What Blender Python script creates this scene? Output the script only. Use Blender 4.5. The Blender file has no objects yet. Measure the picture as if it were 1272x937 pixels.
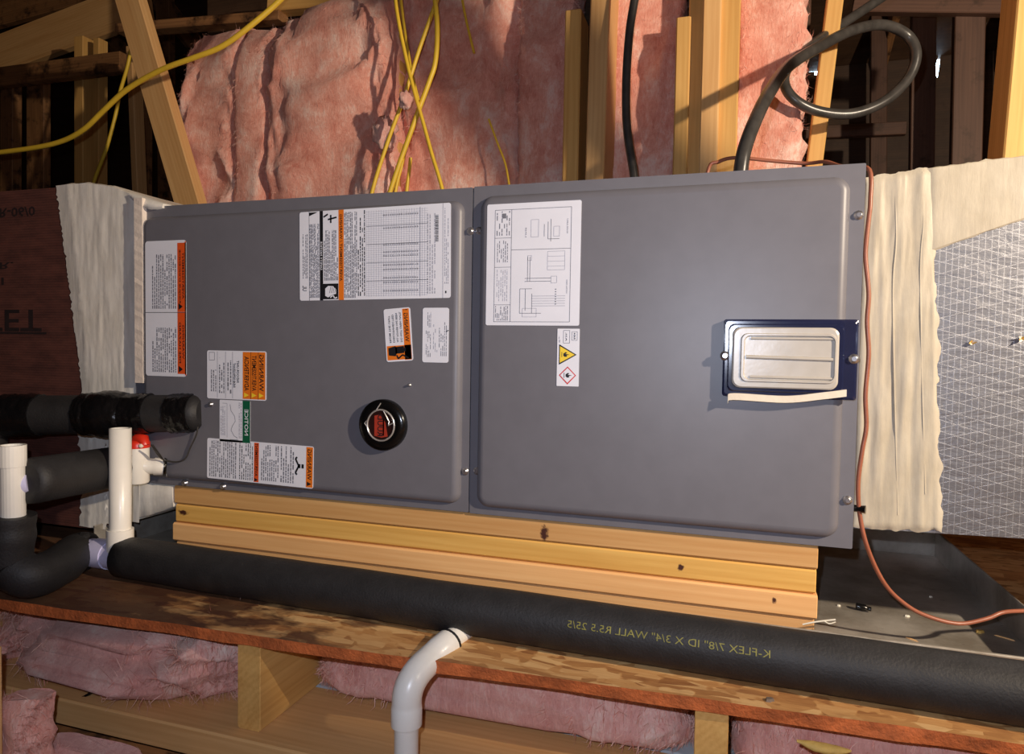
import bpy, math, random
from mathutils import Vector, Matrix, noise
R = math.radians
random.seed(7)
S = bpy.context.scene
COL = S.collection

# ------------------------------------------------------------------ camera
CAM = Vector((-0.18, -1.10, 0.284)); YAW, PITCH, ROLL, FPX = R(17.59), R(-2.28), R(0.93), 850.0
_f = Vector((-math.sin(YAW)*math.cos(PITCH), math.cos(YAW)*math.cos(PITCH), math.sin(PITCH)))
_x0 = Vector((math.cos(YAW), math.sin(YAW), 0)); _u0 = _x0.cross(_f)
_x = math.cos(ROLL)*_x0 + math.sin(ROLL)*_u0
_u = -math.sin(ROLL)*_x0 + math.cos(ROLL)*_u0
cd = bpy.data.cameras.new('camera'); cam = bpy.data.objects.new('camera', cd); COL.objects.link(cam)
cd.sensor_fit = 'HORIZONTAL'; cd.sensor_width = 36; cd.lens = FPX/1272*36; cd.clip_start = .02
cam.matrix_world = Matrix(((_x.x, _u.x, -_f.x, CAM.x), (_x.y, _u.y, -_f.y, CAM.y), (_x.z, _u.z, -_f.z, CAM.z), (0, 0, 0, 1)))
S.camera = cam

# ------------------------------------------------------------------ light
S.view_settings.view_transform = 'Standard'; S.view_settings.look = 'None'
S.view_settings.exposure = 0.38; S.view_settings.gamma = 1.0; S.view_settings.use_curve_mapping = False
W = bpy.data.worlds.new('sky'); S.world = W; W.use_nodes = True
W.node_tree.nodes['Background'].inputs[0].default_value = (.55, .78, 1, 1)
W.node_tree.nodes['Background'].inputs[1].default_value = 12.0
def lamp(name, loc, energy, color, radius):
    d = bpy.data.lights.new(name, 'POINT'); d.energy = energy; d.color = color; d.shadow_soft_size = radius
    o = bpy.data.objects.new(name, d); COL.objects.link(o); o.location = loc
    return o
LAMP = Vector((1.30, -.90, .95))
lamp('work_lamp', LAMP, 165, (1.0, .82, .62), .03)       # trouble lamp hung to the right of the frame
lamp('camera_flash', CAM + _u*.05 - _x*.03, 17, (.75, .82, 1.0), .006)  # the phone's own flash

# ------------------------------------------------------------------ pixel -> world on a real plane
def ray(px, py): return _f + _x*((px-636)/FPX) + _u*((468.5-py)/FPX)
def P(px, py, Y=0.0):
    d = ray(px, py); return CAM + d*((Y-CAM.y)/d.y)
def G(px, py, Z):
    d = ray(px, py); return CAM + d*((Z-CAM.z)/d.z)
def V(px, py, A, B):
    """ray against the vertical plane through A and B"""
    n = (B-A).cross(Vector((0, 0, 1))); d = ray(px, py)
    return CAM + d*((A-CAM).dot(n)/d.dot(n))

# ------------------------------------------------------------------ materials
def new_mat(name):
    m = bpy.data.materials.new(name); m.use_nodes = True
    nt = m.node_tree; return m, nt, nt.nodes['Principled BSDF']
def N(nt, t, **kw):
    n = nt.nodes.new(t)
    for k, v in kw.items():
        if k.startswith('i_'):
            key = k[2:]; key = int(key) if key.isdigit() else key
            n.inputs[key].default_value = v
        else: setattr(n, k, v)
    return n
def srgb(r, g, b):
    f = lambda c: (c/255/12.92 if c/255 <= .04045 else ((c/255+.055)/1.055)**2.4)
    return (f(r), f(g), f(b), 1)
def ramp(nt, src, stops):
    r = N(nt, 'ShaderNodeValToRGB'); e = r.color_ramp.elements
    while len(e) < len(stops): e.new(.5)
    for k, (p, c) in enumerate(stops): e[k].position = p; e[k].color = c
    nt.links.new(src, r.inputs[0]); return r.outputs[0]
def coords(nt, scale=(1, 1, 1), kind='Object', rot=(0, 0, 0), loc=(0, 0, 0)):
    t = N(nt, 'ShaderNodeTexCoord'); mp = N(nt, 'ShaderNodeMapping')
    mp.inputs['Scale'].default_value = scale; mp.inputs['Rotation'].default_value = rot; mp.inputs['Location'].default_value = loc
    nt.links.new(t.outputs[kind], mp.inputs[0]); return mp.outputs[0]
def noi(nt, vec, scale, detail=4, rough=.55, dist=0):
    n = N(nt, 'ShaderNodeTexNoise'); n.inputs['Scale'].default_value = scale; n.inputs['Detail'].default_value = detail
    n.inputs['Roughness'].default_value = rough; n.inputs['Distortion'].default_value = dist
    nt.links.new(vec, n.inputs['Vector']); return n.outputs[0]
def mix(nt, fac, a, b, mode='MIX'):
    m = N(nt, 'ShaderNodeMix', data_type='RGBA', blend_type=mode)
    for sock, v in ((m.inputs['Factor'], fac), (m.inputs['A'], a), (m.inputs['B'], b)):
        if isinstance(v, (int, float, tuple)): sock.default_value = v
        else: nt.links.new(v, sock)
    return m.outputs['Result']
def math_(nt, op, a, b=0.0):
    m = N(nt, 'ShaderNodeMath', operation=op)
    for k, v in enumerate((a, b)):
        if isinstance(v, (int, float)): m.inputs[k].default_value = v
        else: nt.links.new(v, m.inputs[k])
    return m.outputs[0]
def bump(nt, bs, h, strength=.3, dist=.002):
    b = N(nt, 'ShaderNodeBump'); b.inputs['Strength'].default_value = strength; b.inputs['Distance'].default_value = dist
    nt.links.new(h, b.inputs['Height']); nt.links.new(b.outputs[0], bs.inputs['Normal'])
def plain(name, c, rough=.5, metal=0, nb=None, var=.12, coat=0, alpha=1):
    m, nt, bs = new_mat(name)
    v = coords(nt); n = noi(nt, v, 35, 5)
    dark = tuple(x*(1-var) for x in c[:3])+(1,); lite = tuple(min(1, x*(1+var)) for x in c[:3])+(1,)
    nt.links.new(ramp(nt, n, [(.3, dark), (.7, lite)]), bs.inputs['Base Color'])
    bs.inputs['Roughness'].default_value = rough; bs.inputs['Metallic'].default_value = metal
    bs.inputs['Coat Weight'].default_value = coat
    if alpha < 1: bs.inputs['Alpha'].default_value = alpha
    if nb: bump(nt, bs, noi(nt, v, nb[0], 5), nb[1], nb[2] if len(nb) > 2 else .002)
    return m
def wood(name, dark, lite, knots=(), dirt=0.0, fine=1.0):
    m, nt, bs = new_mat(name)
    oi = N(nt, 'ShaderNodeObjectInfo')
    t = N(nt, 'ShaderNodeTexCoord'); add = N(nt, 'ShaderNodeVectorMath', operation='ADD')
    sc = N(nt, 'ShaderNodeVectorMath', operation='SCALE'); cb = N(nt, 'ShaderNodeCombineXYZ')
    for k in range(3): nt.links.new(oi.outputs['Random'], cb.inputs[k])
    nt.links.new(cb.outputs[0], sc.inputs[0]); sc.inputs['Scale'].default_value = 17.0
    nt.links.new(t.outputs['Object'], add.inputs[0]); nt.links.new(sc.outputs[0], add.inputs[1])
    mp = N(nt, 'ShaderNodeMapping'); mp.inputs['Scale'].default_value = (1.3, 16, 16); nt.links.new(add.outputs[0], mp.inputs[0])
    n1 = noi(nt, mp.outputs[0], 1.6, 3, .5, .6)
    w = N(nt, 'ShaderNodeTexWave', wave_type='RINGS', rings_direction='X'); w.inputs['Scale'].default_value = 2.2*fine
    w.inputs['Distortion'].default_value = 5; w.inputs['Detail'].default_value = 3; w.inputs['Detail Scale'].default_value = 1.2
    nt.links.new(mp.outputs[0], w.inputs['Vector'])
    mp2 = N(nt, 'ShaderNodeMapping'); mp2.inputs['Scale'].default_value = (6, 220, 220); nt.links.new(add.outputs[0], mp2.inputs[0])
    n2 = noi(nt, mp2.outputs[0], 1, 4)
    g = math_(nt, 'ADD', math_(nt, 'MULTIPLY', n1, .55), math_(nt, 'ADD', math_(nt, 'MULTIPLY', w.outputs[1], .09), math_(nt, 'MULTIPLY', n2, .36)))
    col = ramp(nt, g, [(.25, dark), (.72, lite)])
    br = math_(nt, 'ADD', math_(nt, 'MULTIPLY', oi.outputs['Random'], .22), .86)
    hs = N(nt, 'ShaderNodeHueSaturation'); nt.links.new(br, hs.inputs['Value']); nt.links.new(col, hs.inputs['Color']); col = hs.outputs[0]
    for (kx, ky, kz, rx, rz) in knots:
        sub = N(nt, 'ShaderNodeVectorMath', operation='SUBTRACT'); sub.inputs[1].default_value = (kx, ky, kz)
        nt.links.new(t.outputs['Object'], sub.inputs[0])
        mu = N(nt, 'ShaderNodeVectorMath', operation='MULTIPLY'); mu.inputs[1].default_value = (1/rx, 0, 1/rz)
        nt.links.new(sub.outputs[0], mu.inputs[0])
        ln = N(nt, 'ShaderNodeVectorMath', operation='LENGTH'); nt.links.new(mu.outputs[0], ln.inputs[0])
        k = math_(nt, 'ADD', ln.outputs['Value'], math_(nt, 'MULTIPLY', math_(nt, 'SUBTRACT', noi(nt, t.outputs['Object'], 160, 3), .5), 1.4))
        kk = ramp(nt, k, [(.55, (1, 1, 1, 1)), (1.05, (0, 0, 0, 1))])
        col = mix(nt, kk, col, srgb(70, 32, 18))
    if dirt:
        dn = noi(nt, t.outputs['Object'], 14, 6, .65)
        col = mix(nt, ramp(nt, dn, [(.62-dirt*.3, (0, 0, 0, 1)), (.78-dirt*.3, (1, 1, 1, 1))]), col, srgb(58, 38, 24))
    nt.links.new(col, bs.inputs['Base Color']); bs.inputs['Roughness'].default_value = .62
    bump(nt, bs, g, .25, .0012)
    return m
M = {}
M['pine'] = wood('pine_lumber', srgb(204, 152, 92), srgb(232, 188, 128))
M['pine_y'] = wood('yellow_pine_lumber', srgb(202, 148, 76), srgb(234, 188, 112))
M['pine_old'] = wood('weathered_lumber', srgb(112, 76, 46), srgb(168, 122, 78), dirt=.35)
M['pine_dirty'] = wood('dirty_lumber', srgb(120, 80, 45), srgb(178, 126, 76), dirt=.45)
M['pine_far'] = wood('dimmed_far_lumber', srgb(70, 46, 36), srgb(104, 74, 58), dirt=.2)  # lumber colour darkened to carry the dimness around the far framing
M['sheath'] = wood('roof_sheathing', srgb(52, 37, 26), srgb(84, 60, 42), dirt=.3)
M['grey'] = plain('grey_painted_steel', srgb(110, 109, 116), .42, 0, (420, .04, .0004), .04)
M['screw'] = plain('zinc_screw', srgb(200, 200, 205), .3, .9)
M['white'] = plain('label_white', srgb(232, 234, 244), .4, 0, None, .02)
M['black'] = plain('print_black', srgb(24, 24, 28), .5)
M['greyink'] = plain('print_grey', srgb(120, 122, 132), .5, 0, None, .02)
M['ink_l'] = plain('print_light_grey', srgb(178, 180, 192), .5, 0, None, .02)
M['orange'] = plain('print_orange', srgb(232, 122, 32), .45, 0, None, .04)
M['orange_r'] = plain('print_red_orange', srgb(226, 88, 34), .45, 0, None, .04)
M['green'] = plain('print_green', srgb(10, 92, 62), .45, 0, None, .04)
M['yellow'] = plain('print_yellow', srgb(246, 212, 58), .45, 0, None, .04)
M['red'] = plain('print_red', srgb(206, 52, 52), .45, 0, None, .04)
M['foam'] = plain('black_foam_insulation', srgb(34, 33, 34), .6, 0, (260, .55, .0012), .25)
M['tape'] = plain('black_vinyl_tape', srgb(14, 14, 16), .22, 0, (55, .75, .004), .2)
M['pvc'] = plain('white_pvc', srgb(238, 234, 224), .32, 0, None, .03, .2)
M['purple'] = plain('primer_stained_pvc', srgb(205, 202, 232), .35, 0, None, .1)
M['blackpl'] = plain('gloss_black_plastic', srgb(12, 12, 13), .2, 0, None, .05)
M['badgeface'] = plain('badge_face', srgb(40, 18, 16), .35, 0, None, .2)
M['badgered'] = plain('badge_red', srgb(170, 58, 42), .35, 0, None, .2)
M['chrome'] = plain('chrome', srgb(225, 222, 218), .28, .7)
M['floatred'] = plain('red_plastic', srgb(214, 50, 30), .3, 0, None, .08)
M['cable_y'] = plain('yellow_cable_jacket', srgb(236, 198, 62), .42, 0, None, .06)
M['cable_k'] = plain('black_cable_jacket', srgb(62, 60, 58), .3, 0, (90, .15, .001), .3)
M['copper'] = plain('brown_thermostat_wire', srgb(150, 90, 68), .38, 0, (80, .3, .001), .12)
M['mastic_edge'] = None
M['navy'] = plain('smoked_blue_plastic', srgb(32, 38, 70), .14, 0, None, .1, .5, .82)
M['lens'] = plain('filter_window_lens', srgb(186, 180, 170), .28, 0, (14, .2, .004), .06, .3)
M['gasket'] = plain('cream_gasket', srgb(226, 214, 194), .6, 0, (120, .3), .05)
M['drywall'] = plain('drywall_back', srgb(190, 200, 205), .8)
M['debris'] = plain('dust_debris', srgb(120, 105, 92), .8, 0, None, .3)
M['cream'] = plain('cream_tape', srgb(236, 222, 208), .6, 0, (140, .4), .08)
M['zip'] = plain('white_nylon', srgb(220, 216, 200), .4)
M['yprint'] = plain('print_yellow_faded', srgb(128, 122, 48), .6, 0, None, .2)
M['kprint'] = plain('duct_print', srgb(34, 22, 24), .7, 0, None, .3)
M['ochre'] = plain('ochre_foam', srgb(206, 168, 88), .7, 0, (60, .6, .004), .2)

def pink_mat(name, lo, mid, hi):
    m, nt, bs = new_mat(name)
    v = coords(nt); vs = coords(nt, (1, 1, .5))
    a = noi(nt, vs, 8, 7, .68, .7); b = noi(nt, v, 42, 7, .75, .4); c = noi(nt, coords(nt, (1, 1, .2)), 190, 4, .7, 1.5)
    g = math_(nt, 'ADD', math_(nt, 'MULTIPLY', a, .6), math_(nt, 'ADD', math_(nt, 'MULTIPLY', b, .22), math_(nt, 'MULTIPLY', c, .22)))
    nt.links.new(ramp(nt, g, [(.38, lo), (.52, mid), (.64, hi)]), bs.inputs['Base Color'])
    bs.inputs['Roughness'].default_value = .95; bs.inputs['Specular IOR Level'].default_value = .1
    bs.inputs['Sheen Weight'].default_value = .25
    h = math_(nt, 'ADD', math_(nt, 'MULTIPLY', b, .6), math_(nt, 'MULTIPLY', c, .5))
    bump(nt, bs, h, .7, .007)
    return m
M['pink'] = pink_mat('pink_fibreglass', srgb(204, 118, 100), srgb(236, 172, 154), srgb(252, 226, 214))
M['pink_u'] = pink_mat('pink_fibreglass_dusty', srgb(204, 134, 124), srgb(234, 178, 166), srgb(250, 224, 210))
M['fibre'] = plain('loose_glass_fibre', srgb(240, 196, 180), .9, 0, None, .15)
M['fibre_d'] = plain('loose_glass_fibre_deep', srgb(214, 140, 122), .9, 0, None, .2)

def osb():
    m, nt, bs = new_mat('osb_flakes')
    v = coords(nt)
    def flakes(rot, sc):
        vr = N(nt, 'ShaderNodeTexVoronoi', feature='F1'); vr.inputs['Scale'].default_value = 1; vr.inputs['Randomness'].default_value = 1
        nz = N(nt, 'ShaderNodeTexNoise'); nz.inputs['Scale'].default_value = 7
        nt.links.new(v, nz.inputs['Vector'])
        mp = N(nt, 'ShaderNodeMapping'); mp.inputs['Rotation'].default_value = (0, 0, rot); mp.inputs['Scale'].default_value = sc
        ad = N(nt, 'ShaderNodeVectorMath', operation='MULTIPLY_ADD'); ad.inputs[1].default_value = (.05, .05, .05)
        nt.links.new(nz.outputs[1], ad.inputs[0]); nt.links.new(v, ad.inputs[2]); nt.links.new(ad.outputs[0], mp.inputs[0]); nt.links.new(mp.outputs[0], vr.inputs['Vector'])
        return vr.outputs['Color']
    a = flakes(.45, (14, 75, 40)); b = flakes(-.6, (16, 60, 40)); sel = noi(nt, v, 22, 2)
    f = mix(nt, ramp(nt, sel, [(.48, (0, 0, 0, 1)), (.52, (1, 1, 1, 1))]), a, b)
    bw = N(nt, 'ShaderNodeRGBToBW'); nt.links.new(f, bw.inputs[0])
    g = math_(nt, 'ADD', math_(nt, 'MULTIPLY', bw.outputs[0], .75), math_(nt, 'MULTIPLY', noi(nt, coords(nt, (20, 120, 30)), 2, 4), .3))
    col = ramp(nt, g, [(.2, srgb(150, 96, 52)), (.5, srgb(204, 148, 88)), (.85, srgb(236, 190, 128))])
    sx = N(nt, 'ShaderNodeSeparateXYZ'); nt.links.new(v, sx.inputs[0])
    # water stain that spread from the trap at the left end, plus old dirt blotches
    big = noi(nt, coords(nt, (1, 2.2, 1)), 6, 5, .6)
    near = N(nt, 'ShaderNodeMapRange'); nt.links.new(sx.outputs[0], near.inputs['Value'])
    near.inputs['From Min'].default_value = -.62; near.inputs['From Max'].default_value = -1.15
    st = math_(nt, 'ADD', near.outputs[0], math_(nt, 'MULTIPLY', math_(nt, 'SUBTRACT', big, .5), 2.4))
    col = mix(nt, ramp(nt, st, [(.35, (0, 0, 0, 1)), (.6, (.9, .9, .9, 1))]), col, srgb(66, 32, 20))
    col = mix(nt, ramp(nt, big, [(.55, (0, 0, 0, 1)), (.68, (.55, .55, .55, 1))]), col, srgb(140, 96, 60))
    nt.links.new(col, bs.inputs['Base Color']); bs.inputs['Roughness'].default_value = .7
    bump(nt, bs, g, .5, .0015)
    return m
M['osb'] = osb()
M['osbedge'] = plain('osb_cut_edge', srgb(196, 104, 52), .8, 0, (190, .8, .003), .35)

def mastic(name, c0, c1):
    m, nt, bs = new_mat(name)
    v = coords(nt, (1, 1, .12)); a = noi(nt, v, 120, 5, .6); b = noi(nt, coords(nt, (1, 1, .5)), 28, 5, .6)
    nt.links.new(ramp(nt, b, [(.3, c0), (.7, c1)]), bs.inputs['Base Color'])
    bs.inputs['Roughness'].default_value = .55
    bump(nt, bs, math_(nt, 'ADD', math_(nt, 'MULTIPLY', a, .6), b), .3, .003)
    return m
M['mastic'] = mastic('brushed_white_mastic', srgb(222, 216, 204), srgb(240, 236, 228)); M['mastic_c'] = mastic('brushed_cream_mastic', srgb(176, 166, 146), srgb(196, 187, 168))
def kraft():
    m, nt, bs = new_mat('maroon_duct_facing')
    sep = N(nt, 'ShaderNodeSeparateXYZ'); nt.links.new(coords(nt), sep.inputs[0])
    ln = math_(nt, 'SINE', math_(nt, 'MULTIPLY', sep.outputs[2], 1150))
    n = noi(nt, coords(nt, (1, 1, 3)), 14, 6, .65)
    g = math_(nt, 'ADD', n, math_(nt, 'MULTIPLY', ln, .07))
    nt.links.new(ramp(nt, g, [(.3, srgb(72, 45, 42)), (.7, srgb(104, 64, 56))]), bs.inputs['Base Color'])
    bs.inputs['Roughness'].default_value = .5
    bump(nt, bs, g, .25, .002)
    return m
M['kraft'] = kraft()
def foil():
    m, nt, bs = new_mat('foil_scrim_facing')
    sep = N(nt, 'ShaderNodeSeparateXYZ'); nt.links.new(coords(nt), sep.inputs[0])
    def lines(expr, width):
        fr = math_(nt, 'FRACT', expr); return math_(nt, 'LESS_THAN', fr, width)
    lx = lines(math_(nt, 'MULTIPLY', sep.outputs[0], 125), .11)
    d1 = lines(math_(nt, 'MULTIPLY', math_(nt, 'ADD', sep.outputs[2], math_(nt, 'MULTIPLY', sep.outputs[0], .30)), 62), .06)
    d2 = lines(math_(nt, 'MULTIPLY', math_(nt, 'SUBTRACT', sep.outputs[2], math_(nt, 'MULTIPLY', sep.outputs[0], .30)), 62), .06)
    l = math_(nt, 'MAXIMUM', lx, math_(nt, 'MAXIMUM', d1, d2))
    wr = noi(nt, coords(nt, (1.2, 1, 3.2)), 16, 5, .6, .6)
    nt.links.new(mix(nt, l, srgb(152, 155, 164), srgb(166, 168, 174)), bs.inputs['Base Color'])
    bs.inputs['Metallic'].default_value = .85
    nt.links.new(math_(nt, 'ADD', math_(nt, 'MULTIPLY', l, .1), .4), bs.inputs['Roughness'])
    bump(nt, bs, math_(nt, 'ADD', wr, math_(nt, 'MULTIPLY', l, .05)), .28, .006)
    return m
M['foil'] = foil()
def galv():
    m, nt, bs = new_mat('galvanised_pan_steel')
    n = noi(nt, coords(nt), 9, 6, .65); sc = noi(nt, coords(nt, (1, 6, 1), rot=(0, 0, .5)), 40, 4)
    nt.links.new(ramp(nt, n, [(.35, srgb(140, 132, 120)), (.65, srgb(188, 182, 172))]), bs.inputs['Base Color'])
    bs.inputs['Metallic'].default_value = .4
    nt.links.new(math_(nt, 'ADD', math_(nt, 'MULTIPLY', sc, .25), .20), bs.inputs['Roughness'])
    bump(nt, bs, sc, .05, .001)
    return m
M['galv'] = galv()

# ------------------------------------------------------------------ mesh builder
class MB:
    def __init__(s): s.v = []; s.f = []; s.m = []; s.mats = []; s.sm = []
    def mi(s, mat):
        if mat not in s.mats: s.mats.append(mat)
        return s.mats.index(mat)
    def add(s, vs, fs, mat, smooth=False):
        b = len(s.v); s.v += [tuple(v) for v in vs]; k = s.mi(mat)
        for f in fs: s.f.append(tuple(i+b for i in f)); s.m.append(k); s.sm.append(smooth)
        return s
    def box(s, a, b, mat, mtx=None):
        x0, y0, z0 = a; x1, y1, z1 = b
        vs = [Vector(p) for p in ((x0,y0,z0),(x1,y0,z0),(x1,y1,z0),(x0,y1,z0),(x0,y0,z1),(x1,y0,z1),(x1,y1,z1),(x0,y1,z1))]
        if mtx: vs = [mtx @ v for v in vs]
        return s.add(vs, [(3,2,1,0),(4,5,6,7),(0,1,5,4),(1,2,6,5),(2,3,7,6),(3,0,4,7)], mat)
    def loops(s, loops, mat, cap0=True, cap1=True, smooth=True, closed=True):
        n = len(loops[0]); vs = [p for l in loops for p in l]; fs = []
        for k in range(len(loops)-1):
            for i in range(n if closed else n-1):
                j = (i+1) % n
                fs.append((k*n+i, k*n+j, (k+1)*n+j, (k+1)*n+i))
        s.add(vs, fs, mat, smooth)
        if cap0: s.add(loops[0], [tuple(range(n))[::-1]], mat)
        if cap1: s.add(loops[-1], [tuple(range(n))], mat)
        return s
    def tube(s, pts, r, mat, n=14, caps=True, flat=1.0):
        pts = [Vector(p) for p in pts]; m = len(pts)
        rr = r if isinstance(r, (list, tuple)) else [r]*m
        t0 = (pts[1]-pts[0]).normalized()
        a = t0.cross(Vector((0, 0, 1)));
        if a.length < .2: a = t0.cross(Vector((0, 1, 0)))
        a.normalize(); L = []
        for i, p in enumerate(pts):
            t = (pts[min(i+1, m-1)]-pts[max(i-1, 0)]).normalized()
            a = (a - t*a.dot(t)).normalized(); b = t.cross(a)
            L.append([p + (a*math.cos(q)*flat + b*math.sin(q))*rr[i] for q in [2*math.pi*k/n for k in range(n)]])
        return s.loops(L, mat, caps, caps)
    def lathe(s, o, axis, prof, mat, n=20):
        """prof: (radius, along) pairs"""
        axis = axis.normalized(); a = axis.cross(Vector((.3, .2, 1))).normalized(); b = axis.cross(a)
        L = [[o + axis*h + (a*math.cos(q)+b*math.sin(q))*max(r, 1e-5) for q in [2*math.pi*k/n for k in range(n)]] for r, h in prof]
        return s.loops(L, mat)
    def build(s, name, parent=None, loc=None):
        me = bpy.data.meshes.new(name)
        off = Vector(loc) if loc is not None else Vector((0, 0, 0))
        me.from_pydata([tuple(Vector(v)-off) for v in s.v], [], s.f)
        for m in s.mats: me.materials.append(m)
        me.polygons.foreach_set('material_index', s.m); me.polygons.foreach_set('use_smooth', s.sm)
        me.update()
        o = bpy.data.objects.new(name, me); COL.objects.link(o); o.location = off
        if parent is not None:
            o.parent = parent; w = Vector((0, 0, 0)); q = parent
            while q is not None: w += q.location; q = q.parent
            o.location = off - w
        return o
def tag(o, label=None, cat=None, group=None, kind=None):
    if label: o['label'] = label
    if cat: o['category'] = cat
    if group: o['group'] = group
    if kind: o['kind'] = kind
    return o
def thing(name, label, cat, loc=(0, 0, 0), group=None, kind=None):
    o = bpy.data.objects.new(name, None); COL.objects.link(o); o.location = loc; o.empty_display_size = .05
    return tag(o, label, cat, group, kind)
def spline(pts, sub=8):
    pts = [Vector(p) for p in pts]; out = []
    q = [2*pts[0]-pts[1]] + pts + [2*pts[-1]-pts[-2]]
    for i in range(1, len(q)-2):
        for k in range(sub):
            t = k/sub; a, b, c, d = q[i-1], q[i], q[i+1], q[i+2]
            out.append(.5*((2*b)+(c-a)*t+(2*a-5*b+4*c-d)*t*t+(3*b-a-3*c+d)*t**3))
    out.append(pts[-1]); return out
def rrect(x0, x1, z0, z1, r, y, n=6):
    """rounded rectangle loop in a Y plane, seen from -Y"""
    L = []
    for cx, cz, a0 in ((x1-r, z1-r, 0), (x0+r, z1-r, 90), (x0+r, z0+r, 180), (x1-r, z0+r, 270)):
        for k in range(n+1):
            a = R(a0+90*k/n); L.append(Vector((cx+r*math.cos(a), y, cz+r*math.sin(a))))
    return L
def fbm(p, oct=4):
    return sum(noise.noise(Vector(p)*(2**k))*.5**k for k in range(oct))
_ft = {}
def glyphs(txt, bold=True):
    if txt in _ft: return _ft[txt]
    c = bpy.data.curves.new('tmp', 'FONT'); c.body = txt; c.resolution_u = 2
    if bold: c.offset = .012
    o = bpy.data.objects.new('tmp', c); COL.objects.link(o)
    dg = bpy.context.evaluated_depsgraph_get(); me = bpy.data.meshes.new_from_object(o.evaluated_get(dg))
    vs = [tuple(v.co) for v in me.vertices]; fs = [tuple(p.vertices) for p in me.polygons]
    bpy.data.objects.remove(o); bpy.data.curves.remove(c); bpy.data.meshes.remove(me)
    x0 = min(v[0] for v in vs); x1 = max(v[0] for v in vs); y0 = min(v[1] for v in vs); y1 = max(v[1] for v in vs)
    vs = [((v[0]-x0)/(x1-x0), (v[1]-y0)/(y1-y0)) for v in vs]
    _ft[txt] = (vs, fs); return _ft[txt]

# ------------------------------------------------------------------ lumber helper: a board is a mesh with its length on local X
_bm = {}
def board(name, a, b, w, t, mat, parent=None, roll=0.0, label=None, cat=None, group=None, up=None, bev=.003):
    """from a to b; w = size across (local Z), t = size across (local Y)"""
    a, b = Vector(a), Vector(b); L = (b-a).length; ex = (b-a).normalized()
    ref = Vector(up) if up else Vector((0, 0, 1))
    if abs(ex.dot(ref)) > .95: ref = Vector((1, 0, 0))
    ey = ref.cross(ex).normalized(); ez = ex.cross(ey)
    if roll:
        q = Matrix.Rotation(roll, 3, ex); ey = q @ ey; ez = q @ ez
    key = (round(L, 3), w, t, mat.name)
    if key not in _bm:
        mb = MB(); e = bev; hy, hz = t/2, w/2
        def sec(x, k): return [Vector((x, y, z)) for y, z in ((-hy+e+k, -hz+k), (hy-e-k, -hz+k), (hy-k, -hz+e+k), (hy-k, hz-e-k), (hy-e-k, hz-k), (-hy+e+k, hz-k), (-hy+k, hz-e-k), (-hy+k, -hz+e+k))]
        mb.loops([sec(-L/2, e*.3), sec(-L/2+e*.4, 0), sec(L/2-e*.4, 0), sec(L/2, e*.3)], mat, smooth=False)
        o = mb.build(name); _bm[key] = o.data
    else:
        o = bpy.data.objects.new(name, _bm[key]); COL.objects.link(o)
    c = (a+b)/2
    o.matrix_world = Matrix(((ex.x, ey.x, ez.x, c.x), (ex.y, ey.y, ez.y, c.y), (ex.z, ey.z, ez.z, c.z), (0, 0, 0, 1)))
    if parent is not None:
        mw = o.matrix_world.copy(); o.parent = parent
        o.matrix_basis = Matrix.Translation(-parent.location) @ mw
    return tag(o, label, cat, group)

# ================================================================== THE SETTING
def edge_y(x): return -.203+.0473*x          # front edge of the OSB deck runs slightly out of square
# --- deck
mb = MB(); n = 90; X0, X1, YB = -2.6, 1.4, 1.15; zt, zb = -.155, -.173
xs = [X0+(X1-X0)*k/n for k in range(n+1)]
fy = [edge_y(x)+.0035*fbm((x*9, 1.3, 0)) for x in xs]; fy2 = [edge_y(x)+.002+.005*fbm((x*11, 4.3, 0)) for x in xs]
for k in range(n):
    mb.add([(xs[k], fy[k], zt), (xs[k+1], fy[k+1], zt), (xs[k+1], YB, zt), (xs[k], YB, zt)], [(0, 1, 2, 3)], M['osb'])
    mb.add([(xs[k], fy2[k], zb), (xs[k+1], fy2[k+1], zb), (xs[k+1], YB, zb), (xs[k], YB, zb)], [(3, 2, 1, 0)], M['osb'])
    mb.add([(xs[k], fy2[k], zb), (xs[k+1], fy2[k+1], zb), (xs[k+1], fy[k+1], zt), (xs[k], fy[k], zt)], [(0, 1, 2, 3)], M['osbedge'])
mb.add([(X0, fy[0], zt), (X0, YB, zt), (X0, YB, zb), (X0, fy2[0], zb)], [(0, 1, 2, 3)], M['osbedge'])
mb.add([(X1, fy[-1], zt), (X1, YB, zt), (X1, YB, zb), (X1, fy2[-1], zb)], [(3, 2, 1, 0)], M['osbedge'])
floor = tag(mb.build('floor'), kind='structure')
# joists under the deck, their sawn ends toward us, on a bearing beam
for jx in (-1.56, -.875, -.189, .497, 1.183):
    board('joist', (jx, edge_y(jx)+.014, -.243), (jx, 1.1, -.243), .14, .042, M['pine_y'], floor)
board('bearing_beam', (-2.6, -.165, -.3355), (1.4, -.165, -.3355), .045, .18, M['pine'], floor)
board('lower_beam', (-2.6, -.281, -.428), (1.4, -.281, -.424), .14, .055, M['pine_dirty'], floor)
mb = MB(); mb.box((-2.6, -.07, -.345), (1.4, 1.1, -.3135), M['drywall']); dw = mb.build('ceiling_drywall', floor)
# --- shell of the attic
def slab(name, a, b, mat):
    m = MB(); m.box(a, b, mat); return tag(m.build(name), kind='structure')
slab('floor_2', (-6, -3.2, -.75), (4.6, 3.42, -.70), M['pine_dirty'])
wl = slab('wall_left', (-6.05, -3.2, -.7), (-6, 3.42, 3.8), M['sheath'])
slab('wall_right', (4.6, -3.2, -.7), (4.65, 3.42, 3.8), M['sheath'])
slab('wall_near', (-6, -3.25, -.7), (4.6, -3.2, 3.8), M['sheath'])
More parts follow.
